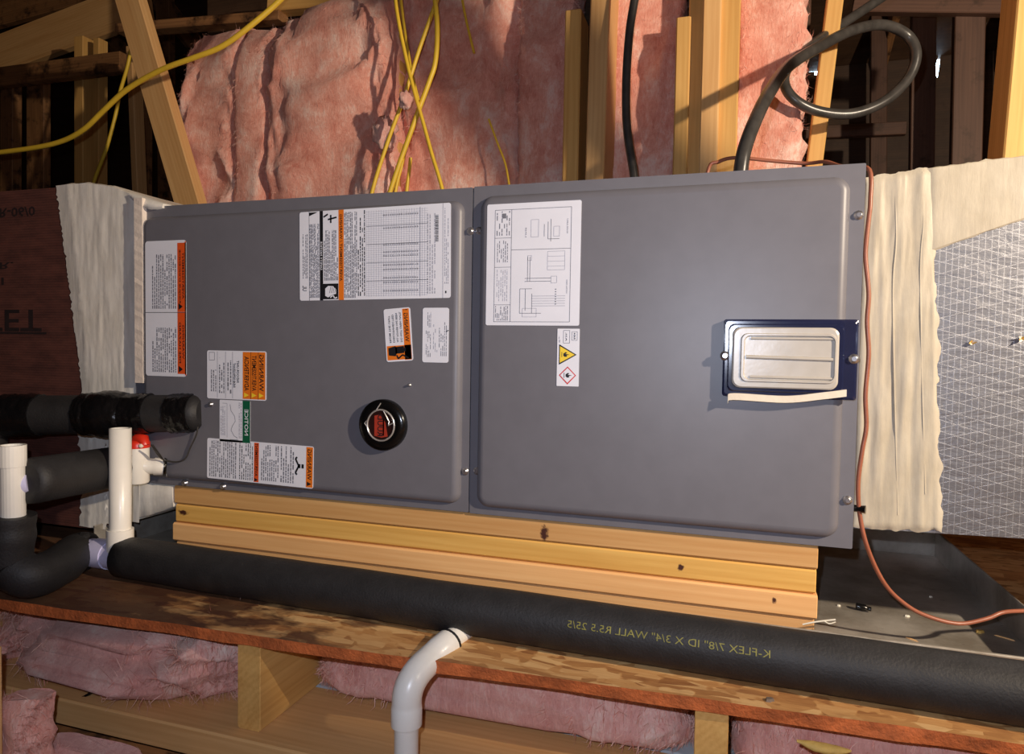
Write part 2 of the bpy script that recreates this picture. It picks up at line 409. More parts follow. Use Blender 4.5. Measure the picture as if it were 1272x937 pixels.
# roof: two slopes and their rafters
mb = MB()
mb.add([(-6, -3.2, 1.55), (4.6, -3.2, 1.55), (4.6, .6, 3.3), (-6, .6, 3.3), (4.6, 3.42, 1.982), (-6, 3.42, 1.982)], [(0, 3, 2, 1), (3, 5, 4, 2)], M['sheath'])
mb.add([(-6, -3.2, 1.6), (4.6, -3.2, 1.6), (4.6, .6, 3.35), (-6, .6, 3.35), (4.6, 3.42, 2.032), (-6, 3.42, 2.032)], [(0, 1, 2, 3), (3, 2, 4, 5)], M['sheath'])
roof = tag(mb.build('ceiling'), kind='structure')
for rx in (-4.2, -3.6, -3.0, -2.4, -1.8, -1.2, -.6, 0, .6, 1.2, 1.8):
    board('rafter', (rx, 3.38, 1.925), (rx, .62, 3.213), .14, .038, M['pine_old'], roof, up=(0, 0, 1))
# unseen boards added near the lamp to shade the deck front and the batts
v_ = Vector((0, -.187-LAMP.y, -.155-LAMP.z)); nrm = Vector((0, v_.z, -v_.y)).normalized()
sc_ = .22; e_ = [LAMP+(Vector((x, -.187, -.155))-LAMP)*sc_+nrm*.22 for x in (-2.4, .9)]
board('shade_board', e_[0], e_[1], .44, .03, M['pine_old'], roof, up=tuple(nrm))
s2 = .35; g_ = [LAMP+(Vector(q)-LAMP)*s2 for q in ((-1.25, .75, 1.44), (-.38, .75, .50))]
board('shade_board', g_[0], g_[1], .080, .038, M['pine'], roof)
# far sheathing with two real gaps that let daylight in
YF = 3.4
hA = (P(1005, 94, YF), P(1018, 79, YF)); hB = (P(1159.5, 97, YF), P(1169, 58, YF))
mb = MB(); T = .02
cut = [-6, hA[0].x, hA[1].x, hB[0].x, hB[1].x, 4.6]
for k in range(5):
    a, b = cut[k], cut[k+1]; h = hA if k == 1 else hB if k == 3 else None
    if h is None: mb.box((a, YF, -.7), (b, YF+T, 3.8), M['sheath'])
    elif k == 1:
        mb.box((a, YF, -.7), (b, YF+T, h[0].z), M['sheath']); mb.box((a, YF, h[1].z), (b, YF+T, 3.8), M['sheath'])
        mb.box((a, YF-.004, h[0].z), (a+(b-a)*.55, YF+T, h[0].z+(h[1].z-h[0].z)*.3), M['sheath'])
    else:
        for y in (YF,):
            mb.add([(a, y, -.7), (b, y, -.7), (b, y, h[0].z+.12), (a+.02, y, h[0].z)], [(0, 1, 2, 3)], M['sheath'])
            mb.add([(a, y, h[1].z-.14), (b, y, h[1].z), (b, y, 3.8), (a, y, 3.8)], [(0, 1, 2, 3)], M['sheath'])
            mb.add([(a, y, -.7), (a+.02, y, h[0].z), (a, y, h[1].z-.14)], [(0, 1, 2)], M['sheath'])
wf = tag(mb.build('wall_far'), kind='structure')
# --- framing in the dark at the far right
F_ = lambda p, q, Y, w, t, mat, par, nm='stud': board(nm, P(*p, Y), P(*q, Y), w, t, mat, par)
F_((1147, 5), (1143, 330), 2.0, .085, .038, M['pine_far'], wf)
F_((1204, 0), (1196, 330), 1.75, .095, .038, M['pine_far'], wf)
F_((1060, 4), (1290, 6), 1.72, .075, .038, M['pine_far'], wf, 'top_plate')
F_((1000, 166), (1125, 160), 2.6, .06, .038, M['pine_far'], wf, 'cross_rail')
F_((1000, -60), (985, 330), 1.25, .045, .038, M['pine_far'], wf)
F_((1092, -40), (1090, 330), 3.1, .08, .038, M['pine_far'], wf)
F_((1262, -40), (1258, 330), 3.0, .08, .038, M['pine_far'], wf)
# --- framing in the dark at the left
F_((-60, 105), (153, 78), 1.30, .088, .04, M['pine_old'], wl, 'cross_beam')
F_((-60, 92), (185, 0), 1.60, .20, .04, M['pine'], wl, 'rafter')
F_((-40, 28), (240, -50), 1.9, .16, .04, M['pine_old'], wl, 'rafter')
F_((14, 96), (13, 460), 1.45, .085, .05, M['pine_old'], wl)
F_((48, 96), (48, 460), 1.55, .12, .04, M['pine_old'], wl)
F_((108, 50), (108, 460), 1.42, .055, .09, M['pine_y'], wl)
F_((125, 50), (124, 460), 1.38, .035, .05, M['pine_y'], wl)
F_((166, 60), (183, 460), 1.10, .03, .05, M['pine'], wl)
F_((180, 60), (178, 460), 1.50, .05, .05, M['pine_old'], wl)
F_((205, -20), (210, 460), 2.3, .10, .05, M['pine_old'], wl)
# --- insulated knee wall behind the unit
mb = MB(); mb.box((-1.98, .93, -.15), (-.045, .95, 2.0), M['sheath']); wb = tag(mb.build('wall_back'), kind='structure')
def stud(px, Y, w, t, ztop=2.0, mat='pine_y', lean=0):
    c = P(px, 110, Y); return board('stud', (c.x+lean*.9, Y+t/2, ztop), (c.x-lean, Y+t/2, -.15), w, t, M[mat], wb)
stud(710, .60, .041, .10, P(710, 12, .60).z, 'pine_y')
stud(742, .55, .046, .14, 2.0, 'pine', .012)
stud(847, .60, .034, .12, P(847, 21, .60).z, 'pine_y')
stud(863, .62, .036, .12, 2.0, 'pine_y')
stud(882, .58, .042, .12, 2.0, 'pine')
stud(904, .60, .048, .12, 2.0, 'pine_y')
stud(489, .735, .035, .10, 2.0, 'pine_y')
board('plate', P(150, 38, .80), P(352, 22, .80), .03, .05, M['pine_old'], wb)
board('plate', P(338, 6, .80), P(505, -8, .80), .06, .05, M['pine_y'], wb)
tag(board('diagonal_brace', P(148, -50, .63), P(276, 386, .63), .089, .04, M['pine']), 'light pine diagonal brace leaning behind the left end of the grey unit', 'lumber')
tag(board('leaning_stick', P(1042, -40, .80), P(1004, 260, .80), .038, .038, M['pine_y']), 'slim pale wood stick standing behind the black cable loop', 'lumber')
tag(board('truss_post', P(1278, -60, .60), P(1245, 300, .60), .055, .10, M['pine_y']), 'yellow wood post rising behind the foil duct at right edge', 'lumber')

# --- pink batts
def batt(x0, x1, z0, z1, yf, dep, seed, label, mat='pink', amp=.02, horiz=False, crease=(), group='pink batts between the studs', fib=5200, rough_edge=.012, tilt=0.0, flen=1.0):
    c = Vector(((x0+x1)/2, yf+dep/2, (z0+z1)/2)); hw, hd = (x1-x0)/2, dep/2
    rows, n = (46, 110) if horiz else (74, 84)
    L = []; surf = []
    for r in range(rows+1):
        v = r/rows; z = z0+(z1-z0)*v; ring = []
        ev = 1-abs(2*v-1)**9
        for k in range(n):
            a = 2*math.pi*k/n; ca, sa = math.cos(a), math.sin(a)
            x = c.x+hw*math.copysign(abs(ca)**.32, ca); y = c.y+hd*math.copysign(abs(sa)**.45, sa)
            q = Vector((x*(1 if horiz else 2.2)+seed*3.7, y*2, z*(2.4 if horiz else .8)))
            q = Vector((x+seed*3.7, y*.6, z*(1.2 if horiz else .62))); w = Vector((noise.noise(q*5), 0, noise.noise(q*5+Vector((7, 7, 7)))))*.07
            q = q+w; d = amp*(1.5*(.42-abs(noise.noise(q*6.5))*1.5)+.75*(.4-abs(noise.noise(q*15+Vector((4, 0, 0))))*1.5)+.34*fbm(q*38, 3))
            for cx, cw, cdp in crease: d -= cdp*math.exp(-((x-(cx+.012*noise.noise(Vector((z*6, seed, 0)))))/cw)**2) if sa < 0 else 0
            p = Vector((x+ca*rough_edge*fbm(Vector((z*26, seed, ca)), 4), y-(d if sa < 0 else 0)*abs(sa)**.3, z+tilt*(x-c.x)*v+.010*fbm(Vector((x*14, seed, v*3)), 2)*(abs(2*v-1)**4)))
            p.y = p.y+(1-ev)*hd*.7*(1 if sa < 0 else 0)
            ring.append(p)
            if sa < .1: surf.append(p)
        L.append(ring)
    m = MB(); m.loops(L, M[mat]); o = m.build('insulation_batt', loc=c); tag(o, label, 'insulation', group)
    rnd = random.Random(seed); f = MB()
    for k in range(fib):
        p = rnd.choice(surf); ln = rnd.uniform(.006, .024)*flen
        far = rnd.random() < .12; sw = 2.6*noise.noise(p*9+Vector((seed, 0, 0)))
        d = (Vector((rnd.gauss(0, .7), -abs(rnd.gauss(.5, .4)), rnd.gauss(0, .8))) if far else Vector((math.sin(sw)+rnd.gauss(0, .35), -rnd.uniform(.02, .22), math.cos(sw)*rnd.choice((-1, 1))+rnd.gauss(0, .35)))).normalized(); s_ = d.cross(Vector((rnd.random(), rnd.random(), rnd.random()))).normalized()*rnd.uniform(.00025, .0006)
        e = p+d*ln*.6; g = e+(d+Vector((rnd.gauss(0, .6), rnd.gauss(0, .3), rnd.gauss(0, .6)))).normalized()*ln*.5
        f.add([p-s_, p+s_, e+s_*.7, e-s_*.7, g], [(0, 1, 2, 3), (3, 2, 4)], M['fibre' if rnd.random() < .7 else 'fibre_d'])
    fo = f.build('loose_fibres', o, loc=c); fo.location = (0, 0, 0); tag(fo, kind='stuff')
    return o
def bx(pa, pb, Y): return P(pa, 120, Y).x, P(pb, 120, Y).x
a, b = bx(226, 300, .70); batt(a, b, -.15, 1.29, .68, .2, 1, 'narrow rumpled pink batt right beside the diagonal brace', amp=.028, crease=((a+.62*(b-a), .02, .02),))
a, b = bx(296, 336, .70); batt(a, b, -.15, 1.27, .665, .2, 2, 'slim smooth salmon batt strip second from the brace', amp=.012)
a, b = bx(337, 489, .70); batt(a, b, -.15, 1.31, .655, .2, 3, 'broad pale pink batt left of the bundle of yellow cables', amp=.032, tilt=.12)
a, b = bx(497, 647, .76); batt(a, b, -.15, 1.6, .745, .17, 4, 'broad pink batt behind the bundle of yellow cables', amp=.034)
a, b = bx(645, 716, .76); batt(a, b, -.15, 1.6, .725, .17, 5, 'pink batt just left of the pair of short studs', amp=.022)
a, b = bx(748, 848, .72); batt(a, b, -.15, 1.6, .69, .17, 6, 'pink batt behind the straight black cable', amp=.02)
a, b = bx(906, 1000, .74); batt(a, b, -.15, 1.6, .70, .16, 8, 'salmon batt with ragged edge beside the black cable loop', amp=.014, rough_edge=.022, fib=6500)
batt(-1.50, -.915, -.318, -.180, -.20, .3, 11, 'torn crumpled pink batt under the left end of the deck', 'pink_u', .062, True, group='pink batts under the deck', fib=7000, rough_edge=.03, flen=1.8)
batt(-.85, -.213, -.312, -.176, -.118, .3, 12, 'flat pink batt under the middle of the deck behind white drop pipe', 'pink_u', .010, True, group='pink batts under the deck')
batt(-.162, .47, -.312, -.176, -.135, .3, 13, 'flat pink batt under the right end of the deck', 'pink_u', .010, True, group='pink batts under the deck')
batt(P(6, 900, -.39).x, P(50, 900, -.39).x, -.62, P(28, 868, -.39).z, -.41, .05, 14, 'ragged salmon batt in the bottom left corner below the beams', 'pink', .012, True, group='pink batts under the deck', rough_edge=.02)
batt(P(54, 930, -.35).x, P(168, 930, -.35).x, -.62, P(100, 931, -.35).z, -.37, .05, 15, 'pale pink batt below the beams at the bottom edge', 'pink_u', .01, True, group='pink batts under the deck')
board('post', P(-22, 806, -.43), P(-19, 1100, -.43), .038, .03, M['pine'], floor)
def tuft(px, py, Y, r, seed, label, mat='pink_u'):
    c = P(px, py, Y); m = MB(); L = []
    for i in range(13):
        th = math.pi*(i+.02)/12.04
        L.append([c+Vector((math.sin(th)*math.cos(q), math.sin(th)*math.sin(q), math.cos(th)*1.25))*r*(1+.45*fbm(Vector((math.cos(q), math.sin(q), th))*1.7+Vector((seed, 0, 0)), 4)) for q in [2*math.pi*k/22 for k in range(22)]])
    m.loops(L, M[mat]); return tag(m.build('insulation_tuft', loc=c), label, 'insulation')
tuft(503, 124, .56, .017, 3, 'small pink fluff tuft caught on the yellow cables')
tuft(478, 166, .675, .034, 5, 'brownish pink fluff clump at the foot of the broad pale batt')

# ================================================================== AIR HANDLER
XL, XS, ZT, DEP, HR = -1.335, -.6025, .56, .54, .0135
unit = thing('air_handler', 'long grey metal air handler cabinet lying on stacked boards', 'air handler', (-.66, .2, 0))
mb = MB(); mb.box((XL, .004, .001), (-.003, DEP, ZT-.001), M['grey']); mb.build('cabinet', unit)
def front_panel(x0, x1, z0, z1, il, ir, it, ib, r):
    m = MB(); o0 = rrect(x0, x1, z0, z1, .002, .0035); o1 = rrect(x0, x1, z0, z1, .002, -.001)
    a = [x0+il, x1-ir, z0+ib, z1-it]
    prof = []
    for k in range(9):
        t = k/8; ins = .0135*(1-math.cos(t*math.pi/2)**1.0) if k else 0
        y = -.001-(HR-.001)*math.sin(t*math.pi/2)
        prof.append(rrect(a[0]+ins, a[1]-ins, a[2]+ins, a[3]-ins, max(r-ins, .004), y))
    m.loops([o0, o1], M['grey'], True, False, False); m.loops([o1, prof[0]], M['grey'], False, False, False)
    m.loops(prof, M['grey'], False, False, True); m.loops(prof[-1:], M['grey'], False, True, False)
    return m.build('front_panel', unit)
pl = front_panel(XL, XS-.0012, .001, ZT-.001, .028, .014, .022, .014, .02)
pr_ = front_panel(XS+.0012, -.0005, 0, ZT, .014, .020, .018, .014, .022)
def screw(px, py, parent, Y=-.001, r=.0055):
    c = P(px, py, Y-.003); c.y = Y; m = MB()
    m.lathe(c, Vector((0, -1, 0)), [(r*1.25, 0), (r*1.25, .0012), (r*.85, .0014), (r*.85, .0045), (r*.6, .0052)], M['screw'], 10)
    return m.build('screw', parent)
for p in ((584, 287), (577, 586)): screw(*p, pl)
for p in ((594.5, 286.5), (592, 585.5), (1067, 267), (1053, 622)): screw(*p, pr_)
for p in ((261, 502.5),): screw(*p, pl, -HR, .0042)
for p in ((228.5, 600.5), (276, 605)): screw(*p, pl)
screw(508, 478.5, pl, -HR, .0025)

YL = -HR-.0002
class Label:
    def __init__(s, x0, x1, y0, y1, mat='white', r=.004, tilt=0):
        xc, yc = (x0+x1)/2, (y0+y1)/2
        s.x0, s.x1 = P(x0, yc, YL).x, P(x1, yc, YL).x; s.z1, s.z0 = P(xc, y0, YL).z, P(xc, y1, YL).z
        s.mb = MB(); s.tilt = tilt; s.rad = r
        s.mb.loops([rrect(s.x0, s.x1, s.z0, s.z1, r, YL), rrect(s.x0, s.x1, s.z0, s.z1, r, YL-.0005)], M[mat], smooth=False)
    def X(s, u): return s.x0+(s.x1-s.x0)*u
    def Z(s, v): return s.z0+(s.z1-s.z0)*v
    def poly(s, pts, mat, lay=1):
        y = YL-.0005-.00012*lay
        s.mb.add([(s.X(u), y, s.Z(v)) for u, v in pts], [tuple(range(len(pts)))], M[mat]); return s
    def rect(s, u0, u1, v0, v1, mat, lay=1): return s.poly([(u0, v0), (u1, v0), (u1, v1), (u0, v1)], mat, lay)
    def line(s, u0, v0, u1, v1, w, mat, lay=2):
        a = Vector((s.X(u0), 0, s.Z(v0))); b = Vector((s.X(u1), 0, s.Z(v1))); d = (b-a).normalized(); n_ = Vector((-d.z, 0, d.x))*w/2
        y = YL-.0005-.00012*lay
        s.mb.add([(q.x, y, q.z) for q in (a-n_, b-n_, b+n_, a+n_)], [(0, 1, 2, 3)], M[mat]); return s
    def frame(s, u0, u1, v0, v1, w, mat):
        for q in ((u0, v0, u1, v0), (u0, v1, u1, v1), (u0, v0, u0, v1), (u1, v0, u1, v1)): s.line(*q, w, mat)
        return s
    def text(s, t, u0, u1, v0, v1, mat, lay=3):
        """letters stand with their tops to +X and read upward, as in the mirrored view"""
        vs, fs = glyphs(t); y = YL-.0005-.00012*lay
        s.mb.add([(s.X(u0+(u1-u0)*g[1]), y, s.Z(v0+(v1-v0)*g[0])) for g in vs], fs, M[mat]); return s
    def para(s, u0, u1, v0, v1, lines, mat='greyink', seed=1, fill=.92, h=.5, lay=2):
        rnd = random.Random(seed); y = YL-.0005-.00012*lay; du = (u1-u0)/lines
        for k in range(lines):
            uc = u1-du*(k+.5); v = v0; end = v1 if rnd.random() < .7 else v0+(v1-v0)*rnd.uniform(.45, .95)
            while v < end:
                w = rnd.uniform(.0025, .009)/(s.z1-s.z0)
                if rnd.random() < fill:
                    hh = du*h*rnd.uniform(.75, 1.1)/2
                    s.mb.add([(s.X(q), y, s.Z(p)) for q, p in ((uc-hh, v), (uc+hh, v), (uc+hh, min(v+w, v1)), (uc-hh, min(v+w, v1)))], [(0, 1, 2, 3)], M[mat])
                v += w+.0013/(s.z1-s.z0)
        return s
    def done(s, name, label=None):
        if s.tilt:
            c = Vector(((s.x0+s.x1)/2, 0, (s.z0+s.z1)/2)); q = Matrix.Rotation(s.tilt, 3, 'Y')
            s.mb.v = [tuple(q @ (Vector(v)-c)+c) for v in s.mb.v]
        return tag(s.mb.build(name, unit), label)
# A  orange edged label at the left end
l = Label(181, 231.5, 299, 467.5, r=.006)
l.rect(.79, 1, .475, .98, 'orange_r').rect(.79, 1, .02, .47, 'orange_r').rect(.97, 1, 0.01, .99, 'orange_r').line(0, .472, 1, .472, .001, 'black')
for v0, v1, t1, t2, ti in ((.54, .93, 'AVERTISSEMENT', 'RISQUE D\'INCENDIE', .49), (.10, .40, 'WARNING', 'FIRE HAZARD', .03)):
    l.text(t1, .91, .955, v0+.03, v1-.02, 'black').text(t2, .83, .875, v0, v1, 'black')
    l.poly([(.82, ti), (.82, ti+.05), (.92, ti+.025)], 'black', 3)
l.para(.16, .77, .50, .90, 12, 'greyink', 3).para(.16, .77, .03, .36, 12, 'greyink', 4).done('warning_label', 'white label with orange right edge at the left end')
# B
l = Label(257.5, 331, 436, 496.5); l.rect(.61, .985, .02, .98, 'orange')
for k, (t, u) in enumerate((('WARNING', .885), ('AVERTISSEMENT', .765), ('ADVERTENCIA', .64))):
    l.text(t, u, u+.075, .19, .93-.02*k, 'black').poly([(u-.005, .05), (u-.005, .15), (u+.075, .10)], 'yellow', 2)
for u in (.87, .745): l.line(u, .02, u, .98, .0008, 'black')
for u in (.44, .32, .18): l.line(u, .02, u, .98, .0007, 'greyink')
l.text('INDOOR UNIT', .51, .55, .35, .8, 'black').text('R454B REFRIGERANT', .45, .49, .25, .75, 'black')
l.para(.34, .43, .12, .8, 2, 'greyink', 5).para(.2, .31, .12, .85, 3, 'greyink', 6).para(.06, .17, .15, .6, 3, 'greyink', 7).frame(.04, .13, .80, .96, .0008, 'greyink').done('warning_label', 'white label with three orange headings')
# C  notice
l = Label(273, 311, 497.5, 549.5, r=.002); l.rect(.755, 1, 0, 1, 'green').text('NOTICE', .82, .94, .18, .80, 'white')
l.line(.25, .1, .25, .92, .0006, 'greyink').line(.25, .92, .1, .92, .0006, 'greyink').line(.35, .06, .62, .06, .0006, 'black')
pts = [(.35, .9), (.38, .75), (.5, .62), (.52, .5), (.42, .38), (.38, .28), (.48, .15), (.6, .1)]
for p, q in zip(pts, pts[1:]): l.line(*p, *q, .0009, 'greyink')
l.para(.03, .2, .15, .85, 3, 'ink_l', 8).para(.62, .74, .1, .95, 2, 'ink_l', 9).done('notice_label', 'white label with a green NOTICE heading')
# D
l = Label(257.5, 389.5, 549.5, 600.5, tilt=R(.8)); l.rect(.935, .995, .02, .98, 'orange').rect(.455, .50, .02, .98, 'orange_r')
l.text('WARNING', .947, .983, .2, .93, 'black').text('AVERTISSEMENT', .465, .492, .16, .97, 'black').poly([(.945, .05), (.945, .16), (.985, .105)], 'black', 3).poly([(.462, .03), (.462, .12), (.495, .075)], 'black', 3)
l.rect(.862, .885, .46, .56, 'black', 3)
for a in ((.87, .51, .84, .68), (.87, .51, .84, .34), (.84, .68, .855, .72), (.84, .34, .855, .3)): l.line(*a, .0035, 'black', 3)
l.poly([(.895, .46), (.915, .46), (.915, .56), (.895, .56)], 'black', 3)
l.para(.70, .83, .08, .95, 6, 'greyink', 10).para(.52, .69, .08, .95, 9, 'greyink', 11).para(.31, .45, .05, .95, 7, 'black', 12, .85, .35).para(.02, .29, .05, .95, 14, 'greyink', 13).done('warning_label', 'long white label with two orange bands along the bottom')
# E  rating plate
l = Label(372.5, 560, 258, 372, tilt=R(-.6)); l.rect(.142, .165, 0, 1, 'black').rect(.272, .308, 0, 1, 'orange').rect(.165, .27, .01, .185, 'black').rect(.067, .0695, 0, 1, 'black')
l.text('SAFETY NOTICE', .147, .160, .34, .66, 'white', 4).text('AVERTISSEMENT / WARNING', .281, .299, .21, .95, 'black')
l.poly([(.18, .05), (.2, .03), (.23, .06), (.255, .07), (.255, .12), (.235, .155), (.2, .16), (.18, .13)], 'white', 4)
for a in ((.215, .03, .235, .055), (.235, .055, .245, .02), (.245, .02, .262, .03)): l.line(*a, .0022, 'white', 4)
for k in range(4): l.line(.21+.012*k, .08, .22+.012*k, .15, .0008, 'black', 5)
l.para(.07, .14, .03, .86, 9, 'greyink', 14, .95, .62).para(.17, .27, .22, .78, 9, 'greyink', 15, .95, .6).para(.02, .06, .25, .75, 4, 'greyink', 16)
for a in ((.17, .93, .2, .96), (.2, .9, .26, .92), (.22, .86, .22, .95)): l.line(*a, .003, 'black', 3)
l.poly([(.07, .95), (.07, .99), (.13, .99)], 'black', 3)
l.para(.31, .40, .02, .97, 9, 'greyink', 17, .95, .6).para(.40, .455, .04, .98, 4, 'black', 18, .9, .45)
for k in range(24): l.line(.46+.0165*k, .03, .46+.0165*k, .97, .0004, 'ink_l')
for k in range(40): l.line(.46, .04+.0235*k, .86, .04+.0235*k, .0004, 'ink_l')
for k in range(4): l.line(.46, .2+.2*k, .86, .2+.2*k, .0008, 'greyink')
for v in (.08, .17, .22, .31, .36, .46, .5, .58, .76, .9): l.para(.57, .80, v, v+.022, 16, 'ink_l', int(v*100), 1, .7)
l.para(.85, .91, .05, .9, 4, 'ink_l', 30)
rnd = random.Random(4); v = .6
while v < .88: w = rnd.uniform(.002, .009); l.rect(.905, .925, v, v+w, 'black', 3); v += w+rnd.uniform(.003, .008)
l.line(.952, 0, .952, 1, .0006, 'greyink').line(.81, .02, .81, .98, .0006, 'greyink').para(.96, .99, .15, .95, 3, 'ink_l', 31).rect(.967, .975, .05, .075, 'black', 3).text('UL', .02, .05, .11, .17, 'black').done('rating_label', 'large white rating label full of small tables')
# F  hand warning, tilted
l = Label(478.5, 511.5, 383, 449, r=.004, tilt=R(-4.5)); l.rect(.04, .96, .03, .30, 'orange').rect(.70, .95, .02, .98, 'orange')
l.text('!', .75, .90, .95, .968, 'black').text('WARNING', .75, .90, .36, .90, 'black')
for k, t in enumerate(('DO NOT OPEN UNTIL', 'ALL POWER HAS BEEN', 'DISCONNECTED', 'FROM THE UNIT')): l.text(t, .58-.14*k, .65-.14*k, .36, .93-.02*k, 'black')
l.poly([(.1, .12), (.1, .26), (.36, .29), (.42, .26), (.42, .16), (.36, .1)], 'black', 3)
for k in range(4): l.line(.36, .165+.03*k, .78-.06*abs(k-1.5), .17+.032*k, .0036, 'black', 3)
for a in ((.40, .12, .45, .05), (.45, .05, .62, .12), (.62, .12, .84, .05)): l.line(*a, .0028, 'black', 3)
l.done('warning_label', 'small tilted orange label with a hand pictogram')
# G
l = Label(525, 557.5, 382.5, 450.5, r=.004); l.para(.12, .34, .1, .92, 4, 'greyink', 21, .7, .35).para(.40, .60, .15, .7, 3, 'ink_l', 22, .6, .4).para(.62, .95, .12, .75, 5, 'greyink', 23, .75, .35)
l.poly([(.90, .56), (.95, .56), (.925, .61)], 'black', 3).line(.95, .58, 1.0, .59, .0016, 'black', 3).done('instruction_label', 'small plain white label of thin print')
# H  wiring diagram
l = Label(604.5, 721, 251.5, 404.5, r=.003); l.frame(.09, .90, .03, .95, .0008, 'greyink').line(.27, .03, .27, .95, .0008, 'greyink').line(.27, .62, .90, .62, .0008, 'greyink')
for v in (.17, .48, .72): l.line(.09, v, .27, v, .0007, 'greyink')
l.para(.10, .25, .04, .16, 8, 'greyink', 40, .9, .4).para(.11, .24, .2, .46, 6, 'ink_l', 41, .9, .35).para(.11, .24, .52, .70, 6, 'greyink', 42, .8, .35).para(.10, .26, .74, .94, 6, 'greyink', 43, .7, .35)
for u, v0, v1 in ((.45, .36, .56), (.475, .36, .56), (.37, .1, .3), (.62, .72, .82), (.66, .70, .84), (.69, .68, .86), (.43, .12, .3), (.50, .1, .26)): l.line(u, v0, u, v1, .0008, 'greyink')
for v, u0, u1 in ((.36, .42, .70), (.385, .42, .70), (.30, .37, .5), (.1, .37, .6), (.70, .66, .78), (.24, .5, .85), (.22, .5, .85), (.2, .5, .85), (.18, .5, .85), (.16, .5, .85)): l.line(u0, v, u1, v, .0008, 'ink_l' if u1 > .8 else 'greyink')
for u0, u1, v0, v1 in ((.70, .76, .345, .40), (.45, .49, .53, .57), (.66, .84, .45, .60), (.40, .55, .07, .14), (.72, .78, .72, .80), (.48, .56, .72, .86)): l.frame(u0, u1, v0, v1, .0007, 'ink_l')
for v in (.48, .52, .56): l.line(.66, v, .84, v, .0006, 'ink_l')
for k in range(7): l.rect(.745, .757, .17+.02*k, .178+.02*k, 'greyink', 3)
l.text('POWER SUPPLY', .855, .868, .74, .86, 'greyink').text('CONTROL WIRING', .86, .872, .26, .37, 'greyink').text('LINE', .42, .432, .72, .80, 'greyink').rect(.17, .21, .88, .92, 'greyink', 3).done('wiring_diagram', 'tall white sheet with a wiring diagram')
# I  flammable refrigerant
l = Label(692, 719.5, 408.5, 480, r=.001)
l.poly([(.09, .37), (.09, .73), (.89, .55)], 'black', 2).poly([(.13, .405), (.13, .695), (.80, .55)], 'yellow', 3)
l.poly([(.10, .19), (.49, .345), (.88, .19), (.49, .03)], 'red', 2).poly([(.16, .19), (.49, .32), (.82, .19), (.49, .06)], 'white', 3)
for v in (.55, .19):
    o = 0 if v == .55 else .12
    l.poly([(.29+o, v-.02), (.29+o, v+.02), (.40+o, v+.045), (.46+o, v+.03), (.38+o, v+.012), (.58+o, v), (.44+o, v-.012), (.46+o, v-.035), (.36+o, v-.04)], 'black', 4).line(.22+o, v-.045, .22+o, v+.045, .0009, 'black', 4)
l.frame(.28, .56, .75, .97, .0007, 'greyink').text('A2L', .38, .44, .78, .94, 'black').frame(.66, .9, .8, .95, .0006, 'greyink').text('R454', .74, .82, .82, .93, 'black').para(.07, .14, .76, .88, 2, 'greyink', 50).done('flammable_label', 'narrow white label with yellow triangle and red diamond')

# round brand badge
bc = P(475.5, 528, -.02); bc.y = -HR; br = .0455
badge = MB(); badge.lathe(bc, Vector((0, -1, 0)), [(br, 0), (br, .009), (br*.97, .0125), (br*.62, .0145), (br*.58, .013), (.0001, .013)], M['blackpl'], 44)
bo = badge.build('badge', unit); tag(bo, 'round glossy black badge with a chrome ring')
m = MB(); yb = bc.y-.0192
m.tube([bc+Vector((math.cos(q)*br*.58, -.0145, math.sin(q)*br*.60)) for q in [2*math.pi*k/48 for k in range(49)]], .0016, M['chrome'], 8, False)
for pts in (((.12, .56), (.36, .16), (.34, 0)), ((-.2, .58), (.0, .86)), ((-.56, .2), (-.7, .05), (-.56, -.12)), ((.34, .02), (.55, .12))):
    m.tube([bc+Vector((p[0]*br, -.0145, p[1]*br)) for p in pts], .0011, M['chrome'], 6)
m.build('badge_ring', unit)
m = MB(); m.lathe(bc+Vector((0, -.0128, 0)), Vector((0, -1, 0)), [(br*.57, 0), (br*.57, .0006)], M['badgeface'], 40)
y = bc.y-.0136; q = lambda u, v: (bc.x+u*br, y, bc.z+v*br)
m.add([q(-.28, -.42), q(.02, -.48), (bc.x+.3*br, y, bc.z-.42*br), q(.2, .1), q(.0, .42), q(-.28, .36)], [(0, 1, 2, 3, 4, 5)], M['badgered'])
vs, fs = glyphs('RUUD'); m.add([(bc.x+(-.14+.22*g[1])*br, y-.0003, bc.z+(-.42+.84*g[0])*br) for g in vs], fs, M['black'])
m.add([q(.08, -.4), q(.14, -.4), q(.14, .36), q(.08, .36)], [(0, 1, 2, 3)], M['badgeface'])
m.build('badge_emblem', unit)

# filter access window
fx0, fx1, fz1, fz0 = P(898, 445, -.02).x, P(1064.5, 445, -.02).x, P(980, 397, -.02).z, P(980, 494.5, -.02).z
m = MB(); w = fx1-fx0; h = fz1-fz0
ix0, ix1, iz1, iz0 = P(909, 445, -.02).x, P(1041, 445, -.02).x, P(975, 407, -.02).z, P(975, 483, -.02).z
y0 = -HR-.0003
outer = [rrect(fx0, fx1, fz0, fz1, .004, y) for y in (y0, y0-.010)]
m.loops(outer, M['navy'], True, False, False)
m.loops([outer[1], rrect(fx0+.003, fx1-.003, fz0+.003, fz1-.003, .005, y0-.012)], M['navy'], False, False, True)
m.loops([rrect(fx0+.003, fx1-.003, fz0+.003, fz1-.003, .005, y0-.012), rrect(ix0-.006, ix1+.007, iz0-.006, iz1+.005, .009, y0-.012), rrect(ix0-.004, ix1+.005, iz0-.004, iz1+.003, .009, y0-.0145), rrect(ix0, ix1, iz0, iz1, .011, y0-.0145), rrect(ix0+.001, ix1-.001, iz0+.001, iz1-.001, .011, y0-.010)], M['navy'], False, False, False)
fw = m.build('filter_window', unit); tag(fw, 'rectangular smoked blue filter window with a pale lens')
m = MB(); L = []
